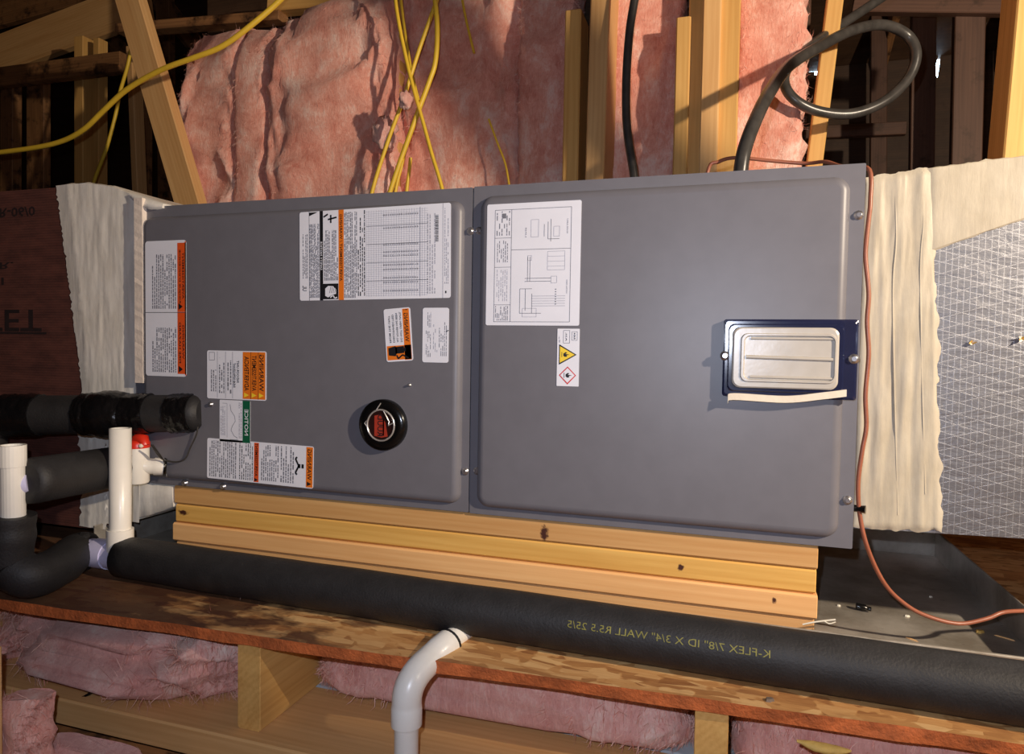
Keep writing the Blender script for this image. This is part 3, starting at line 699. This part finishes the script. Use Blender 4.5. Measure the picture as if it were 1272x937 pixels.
for k, (ins, d) in enumerate(((.0005, .009), (.0005, .017), (.003, .0185), (.012, .0185), (.0135, .0205), (.0165, .0205), (.018, .0175))):
    L.append(rrect(ix0+ins, ix1-ins*(.35 if ins > .01 else 1), iz0+ins*.75, iz1-ins*.75, max(.012-ins*.2, .004), y0-d))
m.loops(L, M['lens'], True, True, False)
zc = (iz0+iz1)/2; m.tube([(ix0+.02, y0-.0175, zc+.001), (ix1-.008, y0-.0175, zc-.001)], .0028, M['lens'], 8)
for zz in (iz0+.0165, iz1-.0165): m.tube([(ix0+.026, y0-.0175, zz), (ix1-.006, y0-.0175, zz)], .002, M['lens'], 8)
m.build('lens', fw, None); bpy.data.objects['lens'].location = (0, 0, 0)
for px, py in ((900.5, 442), (1061, 446)):
    o = screw(px, py, fw, y0-.012, .0058); o.location = (0, 0, 0)
m = MB(); g0 = P(904, 497, -.02); g1 = P(1050, 494, -.02)
pts = [Vector((g0.x, 0, g0.z-.004)), Vector((g0.x+.008, 0, g0.z+.002)), Vector(((g0.x+g1.x)/2, 0, g0.z+.0005)), Vector((g1.x-.03, 0, g1.z-.002)), Vector((g1.x, 0, g1.z+.003))]
ps = spline(pts, 6)
m.loops([[Vector((p.x, y0-.0, p.z+.009)), Vector((p.x, y0-.016, p.z+.009)), Vector((p.x, y0-.017, p.z-.001)), Vector((p.x, y0, p.z-.001))] for p in ps], M['gasket'], smooth=False)
o = m.build('gasket', fw); o.location = (0, 0, 0)
# black cord hooks on the right edge
m = MB(); c = P(1060, 631, .01); c.x = .0; m.tube([c, c+Vector((.010, -.004, 0)), c+Vector((.016, -.006, 0))], [.005, .005, .006], M['blackpl'], 10); m.build('cord_hook', unit)

# stack of boards under the unit
bl = P(216, 640, .004).x; brr = P(1015, 730, .004).x
lab = ['topmost of the stacked boards, pressed against the grey unit', 'second board from the top of the stack, dark knot at its left end', 'third board from the top of the stack under the unit', 'lowest board of the stack, half hidden behind the black pipe']
hgt = .0378
kn = {0: [(P(676, 656, .004).x-(bl+brr)/2, 0, -.004, .008, .015)], 1: [(P(226, 636, .004).x-(bl+brr)/2, 0, .002, .013, .006), (.40, 0, 0, .006, .006)], 2: [(.54, 0, .004, .004, .005)], 3: []}
cl = [(srgb(206, 150, 86), srgb(232, 184, 120)), (srgb(206, 150, 66), srgb(236, 188, 102)), (srgb(212, 154, 92), srgb(238, 190, 130)), (srgb(206, 152, 92), srgb(232, 184, 124))]
for k in range(4):
    mat = wood('stacked_board_%s' % ('a', 'b', 'c', 'd')[k], *cl[k], knots=kn[k])
    zc = -.0008-hgt*(k+.5); j = (0, .002, -.002, .003)[k]
    tag(board('stacked_board', (bl+j, .049+j, zc), (brr-j*.6, .049+j, zc), hgt-.0012, .089, mat), lab[k], 'lumber', 'boards stacked under the unit')

# ================================================================== DUCTS
# left duct: maroon faced box with white mastic where it meets the unit
YD = .007
dl = thing('paper_faced_duct', 'maroon faced duct with white mastic joining the unit at left', 'duct', (-1.9, .2, .25))
zA, zB = .613, -.112
m = MB()
def sect(x, zt, zb, y0=YD, y1=.53): return [Vector((x, y0, zb)), Vector((x, y1, zb)), Vector((x, y1, zt)), Vector((x, y0, zt))]
m.loops([sect(-3.4, .62, -.115), sect(-1.47, zA, zB), sect(-1.40, .602, -.095), sect(-1.338, .572, -.03)], M['kraft'], smooth=False)
m.build('duct_body', dl)
# mastic band: brushed on by hand, ragged left edge
m = MB(); rows, cols = 150, 46; ks = []
def ztop(x): return zA if x < -1.47 else .602+(x+1.40)*(.602-zA)/.07 if x < -1.40 else .602-(x+1.40)/.085*.030 if x < -1.315 else .572
xr = P(170.5, 400, 0).x
grid = []
for r in range(rows+1):
    v = r/rows; row = []
    e = P(85+16*math.sin(v*2.2+.3)*(1-v)*0+(-17+30*min(1, v*1.7) if v < .62 else 6+5*math.sin(v*9)), 400, 0).x+.006*fbm((v*60, 3, 0), 3)+.004*noise.noise(Vector((v*190, 7, 0)))
    for k in range(cols+1):
        u = k/cols; x = e+(xr-e)*u; zt_ = ztop(x)+.004; zb_ = -.108 if x < -1.42 else -.095 if x < -1.36 else -.085
        z = zt_+(zb_-zt_)*v
        y = YD-.0012-.0035*min(1, u*6)-.0012*fbm((x*70, z*9, 3), 3)*min(1, u*5)
        row.append((x, y, z))
    grid.append(row)
vs = [p for r in grid for p in r]; C = cols+1
m.add(vs, [(r*C+k, r*C+k+1, (r+1)*C+k+1, (r+1)*C+k) for r in range(rows) for k in range(cols)], M['mastic'], True)
top = [[(p[0], p[1]+(.40-p[1])*t, p[2]+.003+.002*fbm((p[0]*40, t*9, 0))) for p in grid[0]] for t in (0, .02, .1, .3, .6, 1)]
top[0] = grid[0]
m.add([p for r in top for p in r], [(r*C+k, (r+1)*C+k, (r+1)*C+k+1, r*C+k+1) for r in range(5) for k in range(cols)], M['mastic'], True)
m.build('mastic_band', dl)
m = MB(); L = []   # mastic skirt that runs on below the unit
for k in range(17):
    t = k/16; x = -1.365+.118*t; zb_ = -.088+.044*t+.004*fbm((k*.6, 1, 0), 2)
    L.append([Vector((x, .004-.003*noise.noise(Vector((k*.5, 0, 0))), -.003)), Vector((x, .003-.004*noise.noise(Vector((k*.7, 5, 0))), (zb_-.003)/2)), Vector((x, .006, zb_)), Vector((x, .30, zb_)), Vector((x, .30, -.003))])
m.loops(L, M['mastic']); m.build('mastic_skirt', dl)
m = MB()   # cream mesh tape over the seam
xa, xb = P(170.5, 400, -.006).x, P(180.5, 400, -.006).x
L = []
for k in range(41):
    z = .575-.37*k/40; j = .0012*fbm((k*.7, 2, 0)); L.append([Vector((xa+j, .006, z)), Vector((xa+j, -.0125-j, z)), Vector((xb-j, -.0125+j, z)), Vector((xb-j, -.0005, z))])
m.loops(L, M['cream'], smooth=False); m.build('seam_tape', dl)
m = MB(); c = P(184, 257, 0); L = []   # mastic daub over the top corner
for k in range(11):
    t = k/10; x = -1.345+.085*t; z = .588-.024*t
    hh = .014*(1-t)+.002
    L.append([Vector((x, -.003-.008*math.sin(t*2.6), z-.008-.012*math.sin(t*3)-.003*noise.noise(Vector((k*.9, 0, 0))))), Vector((x, -.004, z-.001)), Vector((x, .03, z+hh*.2)), Vector((x, .40, z+.002)), Vector((x, .40, z-.012))])
m.loops(L, M['mastic']); m.build('mastic_daub', dl)
m = MB()   # print on the facing, seen mirrored
def duct_text(t, x0, y0, x1, y1):
    a = P(x0, y0, YD); b = P(x1, y1, YD); vs, fs = glyphs(t)
    m = MB(); m.add([(a.x+(b.x-a.x)*g[0], YD-.0006, a.z+(b.z-a.z)*g[1]) for g in vs], fs, M['kprint']); m.build('printed_lettering', dl)
duct_text('TET', -22, 385, 52, 412); duct_text('R-06/0', 0, 259, 44, 268); duct_text('R.', 0, 326, 17, 334); duct_text('I', 2, 345, 5, 354)
m.add([(P(-20, 413, YD).x, YD-.0006, P(20, 415, YD).z), (P(58, 413, YD).x, YD-.0006, P(20, 415, YD).z), (P(58, 413, YD).x, YD-.0006, P(20, 412.5, YD).z), (P(-20, 413, YD).x, YD-.0006, P(20, 412.5, YD).z)], [(0, 1, 2, 3)], M['kprint']); m.build('printed_rule', dl)
# right duct: foil board with mastic collar and strip
dr = thing('foil_faced_duct', 'silver foil faced duct with cream mastic collar right of the unit', 'duct', (.4, .25, .3))
YR = .03
m = MB(); sr = lambda x: sect(x, .5455+.086*(x-.006), .024+.026*(x-.006), YR, .50)
nx, nz = 30, 40
m.loops([sr(.001), sr(1.3)], M['foil'], smooth=False); m.build('duct_body', dr)
def sheet(nm, corners, mat, amp, seed, thick, nu=40, nv=120, jag=(0, 0, 0, 0), par=dr, streak=(70, 6)):
    """corners in pixels: tl, tr, br, bl on the duct face; a trowelled layer with thickness"""
    tl, tr, br_, bl_ = [P(*c, YR) for c in corners]; m = MB(); g = []
    for r in range(nv+1):
        v = r/nv
        for k in range(nu+1):
            u = k/nu; p = (tl*(1-u)+tr*u)*(1-v)+(bl_*(1-u)+br_*u)*v
            e = min(1, min(u, 1-u)*nu/2, min(v, 1-v)*nv/2)
            p = Vector((p.x, YR-.0008-thick*e-amp*fbm((p.x*streak[0]+seed, p.z*streak[1], seed), 3)*e, p.z))
            if k == nu: p.x += jag[1]*fbm((p.z*37, seed+.37, 0), 4)
            if k == 0: p.x += jag[3]*fbm((p.z*60, seed, 0), 3)
            if r == nv: p.z += jag[2]*fbm((p.x*43, seed+.61, 0), 4)
            if r == 0: p.z += jag[0]*fbm((p.x*60, seed, 0), 3)
            g.append(p)
    C = nu+1; m.add(g, [(r*C+k, (r+1)*C+k, (r+1)*C+k+1, r*C+k+1) for r in range(nv) for k in range(nu)], mat, True)
    return m.build(nm, par)
sheet('mastic_collar', ((1073, 221), (1160, 207), (1169, 662), (1058, 657)), M['mastic_c'], .0022, 2, .003, jag=(.004, .006, .006, 0))
sheet('mastic_strip', ((1150, 209), (1330, 186), (1330, 252), (1152, 314)), M['mastic_c'], .0012, 5, .002, jag=(.003, 0, .002, .002), streak=(18, 12))
m = MB()
for px, py in ((1112, 240), (1146, 214)):
    m.tube(spline([P(px, py, YR-.0030), P(px+1, py+60, YR-.0034), P(px-3, py+120, YR-.0034), P(px-1, py+250, YR-.0034), P(px+3, py+400, YR-.0030)], 8), .0014, M['mastic_c'], 6)
m.build('mastic_ridge', dr)
# mastic over the top edge of the collar
m = MB(); L = []
for k in range(31):
    x = .002+.30*k/30; z = .5455+.086*(x-.006); L.append([Vector((x, YR-.0015, z-.004)), Vector((x, YR-.0015-.001*noise.noise(Vector((x*90, 0, 0))), z+.001)), Vector((x, YR+.005, z+.0015+.002*noise.noise(Vector((x*60, 3, 0))))), Vector((x, .40, z+.0015)), Vector((x, .40, z-.002)), Vector((x, YR+.005, z-.002))])
m.loops(L, M['mastic_c']); m.build('mastic_edge', dr)
for px, py in ((1207, 426), (1269, 421)):
    m = MB(); c = P(px, py, YR-.001)
    for k in range(5):
        a = random.uniform(0, 6.28); d = Vector((math.cos(a), -1.1, math.sin(a)))*random.uniform(.003, .006); s_ = Vector((-math.sin(a), 0, math.cos(a)))*.003
        m.add([c-s_, c+s_, c+d+s_*.3, c+d*1.2-s_*.2], [(0, 1, 2, 3)], M['cream' if k % 2 else 'ochre'])
    m.build('torn_flap', dr)

# ================================================================== DRAIN PAN
x0, x1, y0, y1, zf, zt_ = -1.43, .262, -.018, .60, -.1535, -.098
m = MB(); t = .0015
m.box((x0, y0, zf-.0012), (x1, y1, zf), M['galv'])
m.box((x0, y0, zf), (x1, y0+t, zt_-.026), M['galv']); m.box((x0, y1-t, zf), (x1, y1, zt_), M['galv'])
m.box((x0, y0, zf), (x0+t, y1, zt_), M['galv']); m.box((x1-t, y0, zf), (x1, y1, zt_), M['galv'])
m.tube([(x0, y0, zt_-.026), (x1, y0, zt_-.026)], .003, M['galv'], 8)
m.tube([(x0, y0, zt_), (x0, y1, zt_), (x1, y1, zt_), (x1, y0, zt_)], .0022, M['galv'], 8)
tag(m.build('drain_pan'), 'shallow galvanised drain pan under the stacked boards', 'drain pan')

# ================================================================== PIPES AT THE LEFT END
# condensate line: everything glued together
cl_ = thing('condensate_drain', 'black insulated condensate line with white pipe fittings along the deck', 'drain pipe', (-1.2, -.1, -.12))
RM = .0375
A0, B0 = Vector((-1.252, -.108, -.1165)), Vector((.75, -.166, -.1165))
ax = (B0-A0).normalized()
m = MB(); k = 60; pts = []; rr = []
for i in range(k+1):
    t = i/k; p = A0.lerp(B0, t); p.z += .0012*noise.noise(Vector((t*14, 0, 0))); pts.append(p); rr.append(RM*(1+.012*noise.noise(Vector((t*30, 4, 0)))))
pts = [A0-ax*.006, A0-ax*.001]+pts; rr = [RM*.72, RM*.93]+rr
m.tube(pts, rr, M['foam'], 28); main = m.build('insulation_sleeve', cl_)
# printed line on the sleeve, seen mirrored
m = MB(); vs, fs = glyphs('K-FLEX 7/8" ID X 3/4" WALL R5.5 25/5', False)
def pipe_x(px, py):   # station along the sleeve under a pixel
    q = V(px, py, A0, B0); return (q-A0).dot(ax)
s0, s1 = pipe_x(956, 802), pipe_x(712, 786); side = Vector((0, 0, 1)).cross(ax).normalized()
if side.y > 0: side = -side
tp = []
for g in vs:
    an = R(24)+ (g[1]-.5)*R(15); p = A0+ax*(s0+(s1-s0)*g[0])+ (side*math.cos(an)+Vector((0, 0, 1))*math.sin(an))*(RM*1.016)
    tp.append(p)
m.add(tp, fs, M['yprint']); o = m.build('printed_lettering', main); o.location = (0, 0, 0)
# tee and standpipe
tz = A0-ax*.010
m = MB(); m.tube([A0+ax*.004, A0-ax*.085], .0255, M['purple'], 22); m.tube([A0-ax*.035, A0-ax*.07], .0275, M['purple'], 22)
m.tube([tz+Vector((0, 0, .0)), tz+Vector((0, 0, .052))], .0232, M['pvc'], 22); m.build('tee_fitting', cl_)
sp = V(146.5, 600, tz, tz+ax); spt = V(147.5, 532, tz, tz+ax); spb = Vector((tz.x, tz.y, tz.z+.03))
m = MB(); n = 24; tt = Vector((spb.x+.002, spb.y, spt.z))
for r_, nm in ((.0205, 'o'),):
    ring = lambda p, r: [p+Vector((math.cos(q)*r, math.sin(q)*r, 0)) for q in [2*math.pi*i/n for i in range(n)]]
    m.loops([ring(spb, .0188), ring(tt, .0188), ring(tt, .0155), ring(tt-Vector((0, 0, .08)), .0155)], M['pvc'], True, True, True)
m.build('standpipe', cl_)
# trap: insulated bend from the tee round to the left riser
t1 = A0-ax*.088
rise = P(14, 640, -.27); 
trap = spline([t1, t1-ax*.02+Vector((0, -.012, 0)), G(75, 702, -.115), G(40, 716, -.113)+Vector((0, 0, .0)), P(12, 700, -.27), P(13, 668, -.272), P(14, 640, -.272)], 7)
m = MB(); rr = [.036*(1+.05*noise.noise(Vector((i*.35, 2, 0)))) for i in range(len(trap))]; rr[0] = .030
m.tube(trap, rr, M['foam'], 22); m.build('insulation_sleeve', cl_)
m = MB(); a, b = P(14, 648, -.272), P(15, 553, -.272); a.x = b.x
ring = lambda p, r: [p+Vector((math.cos(q)*r, math.sin(q)*r, 0)) for q in [2*math.pi*i/n for i in range(n)]]
m.loops([ring(a, .0185), ring(b-Vector((0, 0, .036)), .0185), ring(b-Vector((0, 0, .0355)), .0205), ring(b, .0205), ring(b, .0160), ring(b-Vector((0, 0, .06)), .0160)], M['pvc'], True, True, False)
st0 = P(18, 603, -.268); st1 = P(36, 600, -.255); m.tube([st0, st1], .016, M['purple'], 18); m.build('cleanout_riser', cl_)
ua, ub = P(31, 599, -.262), P(160, 577, -.030); ua2 = P(27, 599.5, -.266)
m = MB(); dv = (ub-ua).normalized()
m.tube([ua, ua+dv*.004, ua+dv*.02]+[ua.lerp(ub, .1+.9*i/16) for i in range(17)], [.030, .0375, .040]+[.0395]*17, M['foam'], 24); m.build('insulation_sleeve', cl_)
m = MB(); fa = P(178, 579, -.038); fb = P(206, 580, -.010)
dv2 = (fb-fa).normalized(); m.tube([fa, fa.lerp(fb, .45), fa.lerp(fb, .5), fb], [.0155, .0155, .0175, .0165], M['pvc'], 18); m.build('adapter', cl_)
m = MB(); m.tube([fb-dv2*.004, fb, fb+dv2*.001], [.019, .0185, .018], M['tape'], 18); m.build('tape_wrap', cl_)
# float switch
fc = P(171, 600, -.042); fs_ = thing('float_switch', 'white float switch with red cap beside the standpipe', 'float switch', fc)
m = MB(); ftz = P(171, 556, -.042).z; fr = .0215
m.lathe(Vector((fc.x, fc.y, fc.z)), Vector((0, 0, 1)), [(fr*.9, 0), (fr, .003), (fr, ftz-fc.z)], M['pvc'], 26)
m.build('body', fs_)
m = MB(); m.lathe(Vector((fc.x, fc.y, ftz)), Vector((0, 0, 1)), [(fr*1.06, 0), (fr*1.06, .010), (fr*.95, .014), (fr*.3, .016)], M['floatred'], 26)
c = Vector((fc.x+.010, fc.y-.004, ftz+.018)); m.tube([c+Vector((-.018, 0, -.006)), c+Vector((-.004, 0, 0)), c+Vector((.010, 0, -.001)), c+Vector((.014, 0, -.012))], [.008, .011, .011, .008], M['floatred'], 14)
m.build('cap', fs_)
m = MB(); c = Vector((fc.x+.020, fc.y-.009, ftz+.006)); m.lathe(c, Vector((.5, -1, 0)), [(.004, 0), (.004, .006), (.002, .007)], M['zip'], 10); m.build('terminal', fs_)
m = MB(); an = Vector((.35, -.94, 0)).normalized(); sd = Vector((.94, .35, 0))
for k, ln in enumerate((.010, .012, .006, .011, .012, .008)):
    z = ftz-.008-.006*k; b_ = []
    for s_ in (0, ln): 
        q = -.55+s_/fr; d = an*math.cos(q)+sd*math.sin(q); b_.append(Vector((fc.x, fc.y, z))+d*(fr+.0004))
    m.add([b_[0], b_[1], b_[1]+Vector((0, 0, .0022)), b_[0]+Vector((0, 0, .0022))], [(0, 1, 2, 3)], M['greyink'])
m.build('printed_lettering', fs_)
def cable(name, pts, r, mat, label, cat='cable', flat=1.0, group=None, n=10, sub=8):
    m = MB(); m.tube(spline(pts, sub), r, M[mat], n, True, flat); p = Vector(pts[0])
    return tag(m.build(name, loc=p), label, cat, group)
cable('switch_wire', [P(188, 553, -.07), P(196, 565, -.05), P(203, 571, -.03), P(218, 574, -.02), P(230, 570, -.018), P(237, 555, -.018), P(244, 540, -.02), P(246, 527, -.02)], .0016, 'cable_k', 'thin black wire looping from the float switch to the unit', 'wire')
cable('switch_wire', [P(190, 553, -.07), P(203, 572, -.03), P(206, 585, -.015), P(207, 593, -.014)], .0013, 'cable_k', 'short black wire dropping from the float switch behind its adapter', 'wire')
# refrigerant line with tape wraps
rl = thing('refrigerant_line', 'thick black foam wrapped refrigerant line entering the unit at left', 'pipe', P(250, 514, 0))
RA, RB = P(252, 513, -.008), P(-40, 517, -.125); rv = RB-RA
def st(px): 
    q = V(px, 515, RA, RB); return (q-RA).dot(rv)/rv.length_squared
def rpts(pa, pb, n): return [RA+rv*(st(pa)+(st(pb)-st(pa))*i/n) for i in range(n+1)]
rb = .0355
m = MB(); q = rpts(252, -40, 80); m.tube(q, [rb*.70, rb*.88, rb*.97]+[rb*(1+.16*i/77) for i in range(78)], M['foam'], 26); m.build('insulation_sleeve', rl)
def tape(pa, pb, extra, seed):
    n = 14; pts = rpts(pa, pb, n); m = MB(); L = []; a = rv.normalized(); e = a.cross(Vector((0, 0, 1))).normalized(); f2 = a.cross(e)
    for i, p in enumerate(pts):
        L.append([p+(e*math.cos(w)+f2*math.sin(w))*(rb*(1+.16*max(0, (p-RA).dot(rv)/rv.length_squared))+.0015+extra*math.sin(math.pi*(i+.5)/(n+1))+.0034*abs(fbm(Vector((math.cos(w)*2, math.sin(w)*2, i*.35+seed)), 3))) for w in [2*math.pi*k/36 for k in range(36)]])
    m.loops(L, M['tape']); m.build('tape_wrap', rl)
tape(242, 214, .0005, 1); tape(188, 156, .001, 2); tape(160, 116, .007, 3); tape(122, 104, .002, 4); tape(52, 8, .001, 5)
m = MB(); e0 = V(6, 517, RA, RB); m.tube(spline([e0+rv*.04, e0, P(-16, 532, -.118), P(-22, 570, -.125), P(-27, 720, -.135)], 5), [.040]*21, M['foam'], 20); m.build('elbow_sleeve', rl)
# white drop pipe in front of the deck
dp = thing('drop_pipe', 'white elbowed drain pipe dropping from the black pipe past the deck edge', 'pipe', P(503, 937, -.25))
h0 = P(590, 770, -.105); K = P(505.5, 845, -.262); dn = Vector((0, 0, -1)); dd = (K-h0).normalized()
m = MB(); m.tube([h0, h0.lerp(K, .5)], .0168, M['pvc'], 20); m.tube([K+dn*.03, K+dn*.30], .0168, M['pvc'], 20); m.build('pipe', dp)
q = h0.lerp(K, .42); a_ = K-dd*.042; b_ = K+dn*.030
cv = [a_*(1-t)**2+K*2*t*(1-t)+b_*t*t for t in [i/8 for i in range(9)]]
m = MB(); m.tube([q, q.lerp(a_, .55), q.lerp(a_, .56)]+cv+[K+dn*.036, K+dn*.037, K+dn*.062], [.0212, .0212, .0207]+[.0207]*9+[.0207, .0214, .0214], M['pvc'], 22); m.build('elbow_fitting', dp)
m = MB(); L = []
for i in range(4): 
    p = q+dd*(.004+.002*i); L.append(p)
m.tube([q+dd*(-.003), q+dd*.001], [.0218, .0216], M['black'], 18); m.build('marker_line', dp)

# ================================================================== CABLES
cable('yellow_cable', [P(-30, 193, .50), P(40, 184, .50), P(78, 175, .50), P(105, 160, .49), P(128, 138, .48), P(158, 111, .47), P(200, 87, .46), P(240, 72, .46), P(275, 58, .47), P(310, 33, .48), P(352, -4, .5), P(400, -60, .5)], .0075, 'cable_y', 'yellow flat cable sagging across the diagonal brace at top left', 'cable')
cable('yellow_cable', [P(163, 60, 1.0), P(158, 84, 1.0), P(149, 115, .98), P(143, 145, .97), P(132, 185, .97), P(114, 235, .98), P(105, 290, 1.0)], .0066, 'cable_y', 'dull yellow cable hanging between studs left of the diagonal brace')
YC = .60
YB_ = [([(560, -40), (543, 0), (522, 58), (506, 108), (497, 134), (479, 184), (461, 244), (455, 300)], .0055, 'yellow cable running through the pink fluff tuft, leftmost at the unit top'),
       ([(537, -30), (543, 30), (541, 75), (533, 102), (516, 148), (484, 240), (470, 300)], .0068, 'thickest yellow cable of the bundle above the left panel'),
       ([(488, -30), (494, 20), (505, 75), (515, 115), (525, 150), (536, 190), (550, 238), (560, 300)], .0052, 'yellow cable of the bundle slanting down to the right'),
       ([(571, -20), (577, 15), (583, 42), (589, 66)], .0038, 'short yellow cable end at the top right of the bundle'),
       ([(607, 148), (618, 178), (628, 205), (634, 240)], .003, 'faint thin yellow cable on the dark batt right of the bundle'),
       ([(507, 172), (499, 205), (491, 240), (488, 290)], .0048, 'short yellow cable just right of the thickest cable'),
       ([(510, 196), (508, 215), (505, 240), (503, 290)], .0048, 'short upright yellow cable stub in the middle of the bundle'),
       ([(497, -10), (503, 40), (512, 92), (520, 125)], .0042, 'dull yellow cable at the upper left of the bundle')]
for k, (pp, r, lb) in enumerate(YB_):
    cable('yellow_cable', [P(*p, YC+(-.012*k if k < 3 else .02+.004*k)+(.07 if k in (3, 4) else 0)) for p in pp], r, 'cable_y', lb, 'cable', 1.0, 'yellow cables behind the left panel')
cable('black_cable', [P(796, -50, .50), P(789, -5, .50), P(782, 40, .50), P(778, 100, .50), P(779, 160, .50), P(788, 222, .50), P(796, 300, .50)], .0098, 'cable_k', 'straight black cable hanging in front of the pink batts', n=14)
lp = [((912, 300), .10), ((920, 214), .10), ((926, 182), .11), ((938, 150), .14), ((955, 116), .22), ((980, 82), .36), ((1018, 58), .50), ((1058, 38), .62), ((1096, 31), .70), ((1126, 43), .74), ((1138, 66), .74), ((1129, 96), .74), ((1100, 125), .72), ((1060, 141), .70), ((1020, 139), .68), ((990, 126), .66), ((975, 106), .66), ((979, 84), .68), ((1003, 60), .74), ((1040, 34), .82), ((1100, -6), .92), ((1160, -50), 1.0)]
cable('black_cable', [P(*p, Y) for p, Y in lp], .0118, 'cable_k', 'black cable coiled in a big loop above the right panel', n=16)
cw = [((870, 300), .12), ((879, 214), .12), ((893, 201), .12), ((915, 196), .13), ((960, 200), .14), ((1000, 203), .14), ((1025, 201), .12), ((1042, 206), .10)]
a = [P(*p, Y) for p, Y in cw]+[Vector((-.012, .05, .567)), Vector((.006, .012, .553))]
for px, py in ((1081, 250), (1079, 272), (1075.5, 300), (1074.5, 322), (1079, 365), (1077, 400), (1079, 440), (1075, 490), (1076, 530), (1071, 560), (1066, 600), (1068, 640), (1078, 682)):
    q = P(px, py, .006); q.x = max(q.x, .0042); a.append(q)
for (px, py), Y in (((1098, 724), .02), ((1122, 749), .03), ((1150, 765), .04), ((1190, 775), .05), ((1225, 769), .06), ((1246, 761), .07), ((1275, 759), .09), ((1330, 757), .12)): a.append(P(px, py, Y))
cable('thermostat_wire', a, .0031, 'copper', 'brown thermostat wire trailing down the right side of the unit', 'wire', n=10, sub=6)

# ================================================================== SMALL THINGS
# wire connector, nylon tie, chips and grit left on the pan and deck
c = G(1072, 755, -.147); m = MB(); m.tube([c+Vector((-.010, .004, 0)), c+Vector((.004, -.001, 0)), c+Vector((.005, -.0015, 0)), c+Vector((.012, -.004, 0))], [.0055, .0055, .0035, .0035], M['blackpl'], 10)
tag(m.build('plug', loc=c), 'small black plug lying on the drain pan right of the boards', 'plug')
a = G(998, 775, -.10); m = MB(); m.tube(spline([P(997, 776, -.012), P(1012, 773, -.012), P(1028, 771, -.010), P(1038, 770, -.01)], 5), .0013, M['zip'], 8); m.tube(spline([P(1024, 772, -.011), P(1030, 775, -.012), P(1038, 773, -.011)], 4), .001, M['zip'], 6)
tag(m.build('nylon_tie', loc=P(1012, 773, -.012)), 'short white nylon tie on the pan rim below the boards', 'tie')
def chip(px, py, z, l, w, mat, label, ang, group):
    c = G(px, py, z); m = MB(); q = Matrix.Rotation(ang, 4, 'Z'); q.translation = c
    vs = [(-l, -w*.6, 0), (-l*.2, -w, 0), (l, -w*.3, 0), (l*.7, w*.8, 0), (-l*.6, w, 0)]
    lo = [q @ Vector(v) for v in vs]; hi = [q @ (Vector(v)*.8+Vector((0, 0, w*.9))) for v in vs]
    m.loops([lo, hi], mat, smooth=False); return tag(m.build('wood_chip', loc=c), label, 'chip', group)
gp = 'chips and grit on the pan and deck'
chip(956, 871, -.155, .006, .004, M['debris'], 'grey pebble like chip on the deck in front of black pipe', .4, gp)
chip(1133, 795, -.1535, .010, .0015, M['pine'], 'long pale splinter on the pan left of the wire reflection', -.7, gp)
chip(1248, 793, -.1535, .014, .0016, M['pine'], 'long pale splinter at the right end of the pan', -.6, gp)
chip(1217, 786, -.1535, .007, .004, M['ochre'], 'ochre crumb on the pan beside the brown wire', .3, gp)
chip(1127, 766, -.1535, .004, .0025, M['zip'], 'white crumb on the pan under the brown wire', 0, gp)
chip(1156, 742, -.1535, .003, .0025, M['zip'], 'white speck on the pan above the brown wire', 0, gp)
chip(1042, 753, -.1535, .003, .0025, M['zip'], 'white speck on the pan beside the board ends', 0, gp)
# hardened ochre foam bead under the front edge of the deck
m = MB(); a, b = G(990, 922, -.172), G(1058, 935, -.172); L = []
for k in range(13):
    p = a.lerp(b, k/12)+Vector((0, .004, 0)); r = .006*(math.sin(math.pi*(k+.6)/13.2)+.25*noise.noise(Vector((k*1.3, 0, 0))))+.001
    L.append([p+Vector((0, math.cos(w)*r*1.2, math.sin(w)*r*.8-r*.5)) for w in [2*math.pi*i/10 for i in range(10)]])
m.loops(L, M['ochre']); tag(m.build('foam_bead', loc=(a+b)/2), 'crumbly ochre foam bead under the deck edge at bottom right', 'foam')
# torn black strip by the crumpled batt
a = P(90, 872, -.245); m = MB(); pts = spline([a, P(105, 866, -.235), P(118, 857, -.225), P(128, 853, -.22), P(132, 860, -.215)], 5)
m.loops([[p+Vector((0, 0, .003)), p+Vector((.002, -.002, 0)), p+Vector((0, 0, -.004)), p+Vector((-.002, .002, 0))] for p in pts], M['tape'], smooth=False)
tag(m.build('tape_scrap', loc=a), 'torn black tape scrap below the crumpled batt', 'scrap')
